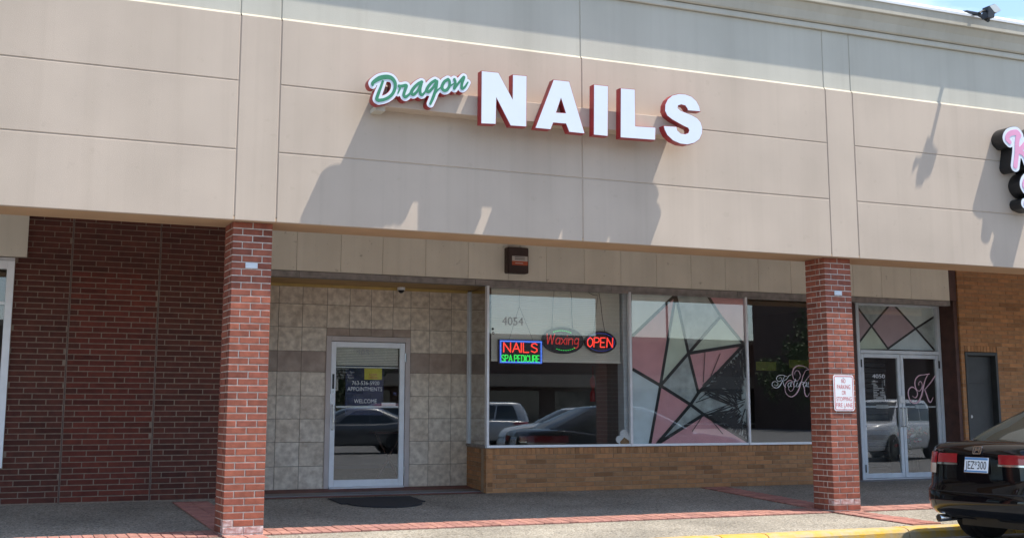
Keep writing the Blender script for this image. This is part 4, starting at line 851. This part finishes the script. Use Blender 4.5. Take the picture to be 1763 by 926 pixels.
me = m.mesh('bricks'); rnd_attr(me, 6); tag(obj('brick_rows', me, M['tan_s'], tb), kind='stuff')
sv = thing('service_door', 'dark charcoal steel service door with knob in the tan brick wall', 'door', ((sdx0+sdx1)/2, S, gz(S)))
for a in ((sdx0+.002,sdx0+.05,gz(S),sdz-.002),(sdx1-.05,sdx1-.002,gz(S),sdz-.002),(sdx0+.051,sdx1-.051,sdz-.055,sdz-.002)): part(MB().cbox(a[0],a[1],S-.012,S+.19,a[2],a[3],.004), 'frame', M['dark'], sv)
lf = part(MB().cbox(sdx0+.053,sdx1-.053,S+.10,S+.15,gz(S)+.01,sdz-.058,.004), 'leaf', M['dark'], sv)
part(MB().box(sdx0+.16,sdx1-.22,S+.092,S+.099,1.639,1.651), 'mail_slot', M['black'], lf)
part(MB().tube([(sdx0+.11,S+.10,1.122),(sdx0+.11,S+.06,1.122),(sdx0+.11,S+.045,1.122),(sdx0+.11,S+.035,1.122)], [.012,.014,.03,.022], 12), 'knob', M['steel'], lf)
# ================================================================ no parking sign, alarm box
(xa, za), (xb, _), (_, zb) = P(1434,645,-.012), P(1468,645,-.012), P(1437,707,-.012); xb = xa+.305; xc = (xa+xb)/2
np_ = thing('no_parking_sign', 'white sign with red NO PARKING OR STOPPING FIRE LANE on the right pillar', 'sign', (xc, -.012, zb))
def rrect(x0, x1, z0, z1, r, n=6):
    o = []
    for cx, cz, a0 in ((x1-r,z1-r,0),(x0+r,z1-r,90),(x0+r,z0+r,180),(x1-r,z0+r,270)):
        for k in range(n+1): a = R(a0+90*k/n); o.append((cx+r*math.cos(a), cz+r*math.sin(a)))
    return o
part(MB().prism(rrect(xa, xb, zb, za, .03), -.014, -.010), 'sheet', M['signwhite'], np_)
part(MB().prism(rrect(xa+.012, xb-.012, zb+.012, za-.012, .024), -.0152, -.0146, [rrect(xa+.020, xb-.020, zb+.020, za-.020, .018)]), 'red_border', M['signred'], np_)
hh = za-zb
for s, fz, w_ in (('NO',.80,.062),('PARKING',.635,.20),('OR',.475,.06),('STOPPING',.30,.23),('FIRE LANE',.13,.245)):
    o = txt('lettering', s, xc, zb+hh*fz-.01, -.0150, .050, M['signred'], None, w=w_); o.parent = np_; o.location = -Vector(np_.location)
for zz in (za-.035, zb+.03): part(MB().tube([(xc,-.019,zz),(xc,-.0155,zz)], .006, 8), 'bolt', M['steel'], np_)
(xa, za), (xb, _), (_, zb) = P(873.5,425,S-.1), P(909.5,428,S-.1), P(890,470.5,S-.1)
ab = thing('alarm_box', 'dark brown alarm bell box with cream and orange label on the cream panels', 'alarm box', ((xa+xb)/2, S, zb))
part(MB().prism(rrect(xa, xb, zb, za, .02), S-.105, S-.002), 'case', M['wood'], ab); part(MB().prism(rrect(xa+.015, xb-.015, zb+.012, za-.012, .015), S-.118, S-.106), 'cover', M['wood'], ab)
wd = xb-xa; ht_ = za-zb
part(MB().box(xa+wd*.2, xb-wd*.06, S-.1205, S-.119, zb+ht_*.47, zb+ht_*.66), 'cream_label', M['cream'], ab); part(MB().box(xa+wd*.2, xb-wd*.06, S-.1205, S-.119, zb+ht_*.31, zb+ht_*.468), 'orange_label', M['orange'], ab)
for zz in (.60, .53): part(MB().box(xa+wd*.32, xb-wd*.2, S-.1215, S-.1208, zb+ht_*zz, zb+ht_*(zz+.025)), 'label_print', M['black'], ab)
part(MB().box(xa+wd*.35, xb-wd*.28, S-.1215, S-.1208, zb+ht_*.375, zb+ht_*.40), 'label_print', M['cream'], ab)
# ================================================================ cars
class Car:
    def __init__(s, L=4.93, W=1.85, top=None, gh=None, levels=None):
        s.L, s.W = L, W; s.top = top or [(-2.46,.99),(-2.2,1.03),(-1.75,1.06),(-1.0,.97),(.8,.95),(1.05,.99),(1.9,.88),(2.3,.76),(2.46,.66)]
        s.gh = gh or dict(xb0=-1.95, xb1=1.25, xt0=-1.05, xt1=.25, wb=.80, wt=.585, z=1.455)
        # z fraction of deck height, side inset, rear inset, front inset
        s.lv = levels or [(.285,.10,.20,.10),(.31,.045,.07,.04),(.37,.02,.015,.01),(.46,.006,.0,.0),(.56,.0,.012,.0),(.60,.0,.05,.01),(.70,.0,.065,.03),(.82,.012,.07,.06),(.92,.03,.075,.10),(.97,.05,.085,.14),(1.0,.09,.12,.19)]
    def T(s, x): return float(np.interp(x, [p[0] for p in s.top], [p[1] for p in s.top]))
    def half(s, ins, dr, df):
        L, w = s.L/2, s.W/2-ins; xr, xf = -L+dr, L-df; o = []
        for k in range(12):
            q = k/11; o.append((xr+.10*q**2+.27*q**9, w*.97*q))
        n = 18
        for k in range(1, n):
            x = xr+.37+(xf-.55-xr-.37)*k/n; e = abs((x-.0)/(s.L/2)); o.append((x, w*(.97+.03*min(1, (1-e**4)*1.6)) if e > .6 else w))
        for k in range(12):
            q = 1-k/11; o.append((xf-.16*q**2-.39*q**6, w*.95*q))
        return o
    def ring(s, i):
        zf, ins, dr, df = s.lv[i]; h = s.half(ins, dr, df); full = h+[(x, -y) for x, y in h[-2:0:-1]]
        return [(x, y, zf*s.T(x)) for x, y in full]
    def bpt(s, q, z, side=1, off=0):
        """point on the body: q = index along the half outline, z height"""
        zs_ = [s.lv[i][0] for i in range(len(s.lv))]
        def at(q_):
            hs = []
            for i in range(len(s.lv)): hs.append(s.half(*s.lv[i][1:]))
            i0 = int(min(max(q_, 0), len(hs[0])-1.001)); f = q_-i0; pts = [np.array(h[i0])*(1-f)+np.array(h[i0+1])*f for h in hs]
            zz = [zs_[i]*s.T(pts[i][0]) for i in range(len(pts))]; return np.array([np.interp(z, zz, [p[0] for p in pts]), np.interp(z, zz, [p[1] for p in pts])])
        p = at(q)
        if off: d = at(q+.3)-at(q-.3); d = d/np.hypot(*d); p = p+np.array([-d[1], d[0]])*off if False else p+np.array([-abs(d[1]) if q < 14 else 0, abs(d[0])])*off
        return (p[0], p[1]*side, z)
    def patch(s, q0, q1, z0, z1, side=1, off=.006, nq=10, nz=4, slant=0):
        m = MB(); m.grid([[s.bpt(q0+(q1-q0)*j/nq, z0+(z1-z0)*i/nz+slant*j/nq, side, off) for j in range(nq+1)] for i in range(nz+1)]); return m
    def body(s):
        m = MB(); rings = [s.ring(i) for i in range(len(s.lv))]; zf, ins, dr, df = s.lv[-1]
        hh = s.half(ins, dr, df); full = hh+[(x, -y) for x, y in hh[-2:0:-1]]; wt = s.W/2-ins
        for k in (.96,.88,.74,.55,.32,.12,.02):
            rings.append([(x*(.25+.75*k) if False else x*(1-(1-k)*.9), y*k, s.T(x*(1-(1-k)*.9))+.035*(1-(y*k/wt)**2)-.035*(1-(y/wt)**2)*0) for x, y in full])
        m.grid([r+[r[0]] for r in rings]); n = len(rings[0])+1; m.f.append(tuple(range(n-1))); m.f.append(tuple((len(rings)-1)*n+q for q in range(n-1))); return m
    def gpt(s, t, x_, side):
        g = s.gh; tt = t**.9; xb, xt = (g['xb0'], g['xt0']) if x_ < 0 else (g['xb1'], g['xt1'])
        return None
    def ghring(s, t):
        g = s.gh; bow = .05*math.sin(math.pi*t); x0 = g['xb0']+(g['xt0']-g['xb0'])*t-bow*1.2; x1 = g['xb1']+(g['xt1']-g['xb1'])*t+bow*1.2; w = g['wb']+(g['wt']-g['wb'])*t+bow*.5; o = []
        for k in range(8): q = k/7; o.append((x0+.07*q**2+.20*q**7, w*.94*q))
        for k in range(1, 12): f = k/12; x = x0+.27+(x1-.35-x0-.27)*f; o.append((x, w*(.94+.06*math.sin(math.pi*f)**.6)))
        for k in range(8): q = 1-k/7; o.append((x1-.10*q**2-.25*q**6, w*.94*q))
        return o
    def ghp(s, q, t, side=1, off=0):
        h = s.ghring(t); i0 = int(min(max(q, 0), len(h)-1.001)); f = q-i0; p = np.array(h[i0])*(1-f)+np.array(h[i0+1])*f
        zb = s.T(np.clip(p[0], -2.4, 2.4))-.02; zb = min(zb, 1.06); z = zb+(s.gh['z']-zb)*t
        d = np.array(h[min(i0+1, len(h)-1)])-np.array(h[i0]); d = d/(np.hypot(*d)+1e-9); nrm = np.array([-d[1], d[0]]); 
        return (p[0]+nrm[0]*off, (p[1]+nrm[1]*off)*side, z+off*.4)
    def greenhouse(s):
        m = MB(); rows = []
        for t in np.linspace(0, 1, 9):
            h = [s.ghp(k, t) for k in range(len(s.ghring(0)))]; full = h+[(x, -y, z) for x, y, z in h[-2:0:-1]]; rows.append(full+[full[0]])
        tp_ = rows[-1]; cx = sum(p[0] for p in tp_)/len(tp_)
        for k, dz_ in ((.93,.016),(.8,.03),(.6,.042),(.3,.05),(.02,.052)): rows.append([(cx+(x-cx)*k, y*k, z+dz_) for x, y, z in tp_])
        m.grid(rows); return m
    def ghpatch(s, q0, q1, t0, t1, side=1, off=.006, nq=8, nt=5, both=False):
        m = MB()
        for sd in ((1, -1) if both else (side,)): m.grid([[s.ghp(q0+(q1-q0)*j/nq, t0+(t1-t0)*i/nt, sd, off) for j in range(nq+1)] for i in range(nt+1)])
        return m
def wheel(par, x, y, r=.33, side=1):
    w_ = .11; t = MB(); ang_ = np.linspace(0, 2*math.pi, 29)
    prof = [(r*.66, -w_),(r*.93, -w_),(r, -w_*.6),(r, w_*.6),(r*.93, w_),(r*.66, w_)]
    t.grid([[(x+pr_*math.cos(a), y+py, r+pr_*math.sin(a)) for pr_, py in prof] for a in ang_]); ty = t.build('wheel', M['rubber'], par, True)
    m = MB(); m.grid([[(x+pr_*math.cos(a), y+side*py, r+pr_*math.sin(a)) for pr_, py in ((.02,.08),(r*.25,.075),(r*.55,.055),(r*.67,.085))] for a in ang_]); m.build('rim', M['alu'], ty, True)
    return ty
def make_car(name, label, cat, paint, x, y, z, th, sc=1, suv=False, group=None, detail=False):
    t = thing(name, label, cat, (x, y, z), group, th); t.scale = (sc, sc, sc)
    c = Car() if not suv else Car(L=4.6, W=1.86, top=[(-2.3,1.02),(-1.0,1.05),(.6,1.05),(.95,1.08),(1.8,1.0),(2.15,.88),(2.3,.75)], gh=dict(xb0=-2.26, xb1=1.15, xt0=-1.92, xt1=.35, wb=.82, wt=.64, z=1.68))
    b = c.body().build('body', M[paint], t, True); c.greenhouse().build('cabin', M[paint], t, True)
    mgl = M['carglass']
    nq = len(c.ghring(0))-1
    rw = c.ghpatch(0, 5.6, .10, .90, 1, .008); rw.v += []; m = c.ghpatch(0, 5.6, .10, .90, both=True, off=.008); m.build('rear_window', mgl, t, True)
    c.ghpatch(nq, nq-6.2, .06, .93, both=True, off=.008).build('windshield', mgl, t, True)
    for sd in (1, -1):
        for q0, q1 in ((8.3, 12.2), (12.5, 17.6)): c.ghpatch(q0, q1, .12, .88, sd, .008).build('side_window', mgl, t, True)
    for xx in (-1.40, 1.40):
        for sd in (1, -1):
            MB().tube([(xx, sd*(c.W/2-.16), .36),(xx, sd*(c.W/2+.003), .36)], .385, 28).build('wheel_arch', M['black'], t)
            wheel(t, xx*(.98 if not suv else .95), sd*(c.W/2-.10), .33, sd)
    zl = .80 if not suv else .88
    for sd in (1, -1):
        if detail:
            lm = c.patch(3.4, 7.1, .85, .945, sd, .010); l_ = lm.build('tail_lamp', M['lampred'], t, True)
            c.patch(3.3, 7.15, .828, .848, sd, .012).build('chrome_strip', M['chrome'], l_, True)
            l2 = c.patch(7.3, 12.6, .84, .955, sd, .012); l2 = l2.build('tail_lamp', M['lampred'], t, True)
            c.patch(7.4, 12.4, .735, .838, sd, .012).build('clear_lens', M['lampclear'], l2, True)
            c.patch(7.17, 7.27, .40, .96, sd, .004, nq=2, nz=8).build('trunk_seam', M['black'], t)
            c.patch(.0, 11.5, .548, .560, sd, .004, nq=16, nz=1).build('bumper_seam', M['black'], t)
            c.patch(2, 10.5, .27, .30, sd, .006, nq=12, nz=1).build('bumper_lip', M['black'], t)
        else:
            c.patch(7.6, 12.8, zl-.06, zl+.12, sd, .012).build('tail_lamp', M['lampred'], t, True)
        qf = len(c.half(0,0,0))-1; c.patch(qf-4.5, qf-11.5, .60, .72, sd, .02).build('headlamp', M['lampclear'], t, True)
        MB().cbox(-.09, .09, -.06, .06, -.06, .06, .02).build('mirror', M[paint], t).location = (.72, sd*.98, 1.02)
    qf = len(c.half(0,0,0))-1
    m = MB()
    for sd in (1, -1): m.grid([[c.bpt(qf-4*j/6, .42+.2*i/3, sd, .02) for j in range(7)] for i in range(4)])
    m.build('grille', M['black'], t)
    if detail:
        xr = c.bpt(0, .84)[0]
        pr_ = MB().cbox(-.153,.153,-.006,.004,-.077,.077,.003); p_ = pr_.build('licence_plate', M['plate'], t); p_.rotation_euler = (R(-10), 0, -math.pi/2); p_.location = (xr-.016, 0, .835)
        MB().cbox(-.150,.150,-.0075,-.0062,.052,.074,.0005).build('blue_band', M['plateblue'], p_); MB().cbox(-.150,.150,-.0075,-.0062,-.074,-.058,.0005).build('blue_band', M['plateblue'], p_)
        MB().prism(rrect(-.162,.162,-.086,.086,.012), .001, .006, [rrect(-.150,.150,-.074,.074,.008)]).build('plate_frame', M['chrome'], p_)
        txt('plate_lettering', 'JEZ*300', 0, -.042, -.0082, .080, M['black'], p_, w=.27)
        # stylised emblem, an H in a rounded frame
        e = thing('x', None, None); bpy.data.objects.remove(e)
        em = MB().prism(rrect(-.056,.056,-.044,.044,.016), -.006, 0, [rrect(-.045,.045,-.034,.034,.012)])
        em.prism([(-.034,-.027),(-.022,-.027),(-.018,-.004),(.018,-.004),(.022,-.027),(.034,-.027),(.027,.027),(.015,.027),(.0165,.007),(-.0165,.007),(-.015,.027),(-.027,.027)], -.0055, -.0005)
        e = em.build('emblem', M['chrome'], t); xe = c.bpt(0, .985)[0]; e.rotation_euler = (R(-20), 0, -math.pi/2); e.location = (xe-.012, 0, .985)
        o = txt('model_lettering', 'Accord', .0, 0, 0, .026, M['chrome'], None, w=.15, shear=.2); o.parent = t; px_ = c.bpt(7.2, .985, 1, .012); o.location = (px_[0], px_[1], .965); o.rotation_euler = (R(-20), 0, -math.pi/2-.35)
        MB().tube([(xr+.40,.62,.262),(xr+.06,.62,.258)], [.036,.042], 14).build('exhaust_tip', M['chrome'], t, True)
        MB().tube([(xr+.30,.62,.262),(xr+.058,.62,.258)], .034, 12).build('exhaust_bore', M['black'], t)
        box('rear_valance', M['black'], t, xr+.28, xr+.9, -.72, .50, .19, .32)
        c.ghpatch(0, 5.9, .02, .075, both=True, off=.006, nt=1).build('glass_trim', M['black'], t)
    else:
        MB().box(-c.L/2-.0, -c.L/2+.03, -.16, .16, .62, .74).build('licence_plate', M['plate'], t)
    return t
make_car('car', 'black sedan parked at the kerb, licence plate JEZ 300, cut by the right edge', 'car', 'carblack', 9.30, -2.50, -.145, .065, .97, detail=True)
# cars out in the lot, seen mirrored in the glass
for lb, pn, x, y, th, suv in (
 ('white sedan mirrored large in the salon window', 'carwhite', 16.6, -19.5, math.pi+.12, False), ('silver SUV mirrored at the left edge of the salon window', 'carsilver', 15.4, -25.5, math.pi+.15, True),
 ('white car mirrored far behind in the salon window', 'carwhite', 28.2, -40, 2.7, False), ('white SUV mirrored in the double glass doors', 'carwhite', 22.6, -10.4, math.pi*.86, True),
 ('dark grey sedan mirrored in the salon door', 'cargrey', 9.9, -20.0, math.pi+.1, False), ('red car mirrored behind the dark sedan in the salon door', 'carred', 14.2, -30, math.pi+.2, True)):
    make_car('car', lb, 'car', pn, x, y, -.145, th, 1, suv, 'cars parked in the lot behind the viewer')
# far side of the lot
def tree(x, y, h, lb, seed):
    r_ = random.Random(seed); t = thing('tree', lb, 'tree', (x, y, -.17), 'trees across the parking lot')
    MB().tube([(0,0,0),(.1,0,h*.25),(0,.1,h*.5),(.1,.1,h*.75)], [.25,.2,.14,.05], 8).build('trunk', M['bark'], t)
    m = MB(); cl = [(r_.gauss(0,h*.17), r_.gauss(0,h*.17), h*.62+r_.gauss(0,h*.15), h*r_.uniform(.09,.17)) for _ in range(18)]
    for k in range(4200):
        cx, cy, cz, cr_ = r_.choice(cl); d = Vector((r_.gauss(0,1), r_.gauss(0,1), r_.gauss(0,1))).normalized()*cr_*r_.uniform(.6,1.05); c = Vector((cx,cy,cz))+d
        q = Quaternion((r_.gauss(0,1),r_.gauss(0,1),r_.gauss(0,1),r_.gauss(0,1))).normalized(); s_ = r_.uniform(.08,.2)
        m.v += [tuple(c+q @ Vector(p)) for p in ((-s_,0,0),(0,-s_*.5,0),(s_,0,0),(0,s_*.5,0))]; n = len(m.v); m.f.append((n-4,n-3,n-2,n-1))
    o = obj('crown', m.mesh('crown', fix=False), M['leaf'], t)
tree(14, -66, 6.5, 'leafy tree across the lot, left of the far shops', 1); tree(24, -68, 7.5, 'taller leafy tree across the lot, middle of three', 2); tree(58, -60, 9, 'leafy tree across the lot beside the far brick building', 3)
def far_building(name, lb, x0, x1, y0, y1, h, mt, n, roofc):
    t = thing(name, lb, 'building', ((x0+x1)/2, y0, -.2)); part(MB().box(x0, x1, y0, y1, -.2, h), 'wall', M[mt], t)
    part(MB().box(x0-.2, x1+.2, y0-.2, y1+.2, h+.001, h+.4), 'roof', M[roofc], t); part(MB().box(x0, x1, y1+.01, y1+3.2, 3.3, 4.3), 'canopy', M['bldg2'], t)
    for k in range(n):
        a = x0+(x1-x0)*(k+.12)/n; b = x0+(x1-x0)*(k+.88)/n; wn_ = part(MB().box(a, b, y1+.011, y1+.06, .3, 3.0), 'window', M['carglass'], t); part(MB().box(a, b, y1+.07, y1+.12, .18, .298), 'sill', M['white'], wn_)
far_building('shop_building', 'low brown shop row far across the lot, mirrored in the windows', -30, 130, -100, -78, 7.3, 'bldg', 26, 'bldg2')
far_building('brick_building', 'tall dark red brick building across the lot, mirrored in the dark window', 62, 110, -74, -50, 13, 'bldg', 9, 'bldg')
lp = thing('lamp_post', 'tall parking lot lamp post across the lot', 'lamp post', (34, -42, -.17))
part(MB().tube([(34,-42,-.17),(34,-42,.6)], .28, 12), 'base', M['bldg2'], lp); part(MB().tube([(34,-42,.6),(34,-42,9)], [.09,.06], 8), 'pole', M['black'], lp); part(MB().tube([(34,-42,8.9),(33,-42,9.2)], .04, 6), 'arm', M['black'], lp); part(MB().box(32.4,33.1,-42.2,-41.8,9.1,9.3), 'lamp_head', M['black'], lp)
print('objects', len(bpy.data.objects))
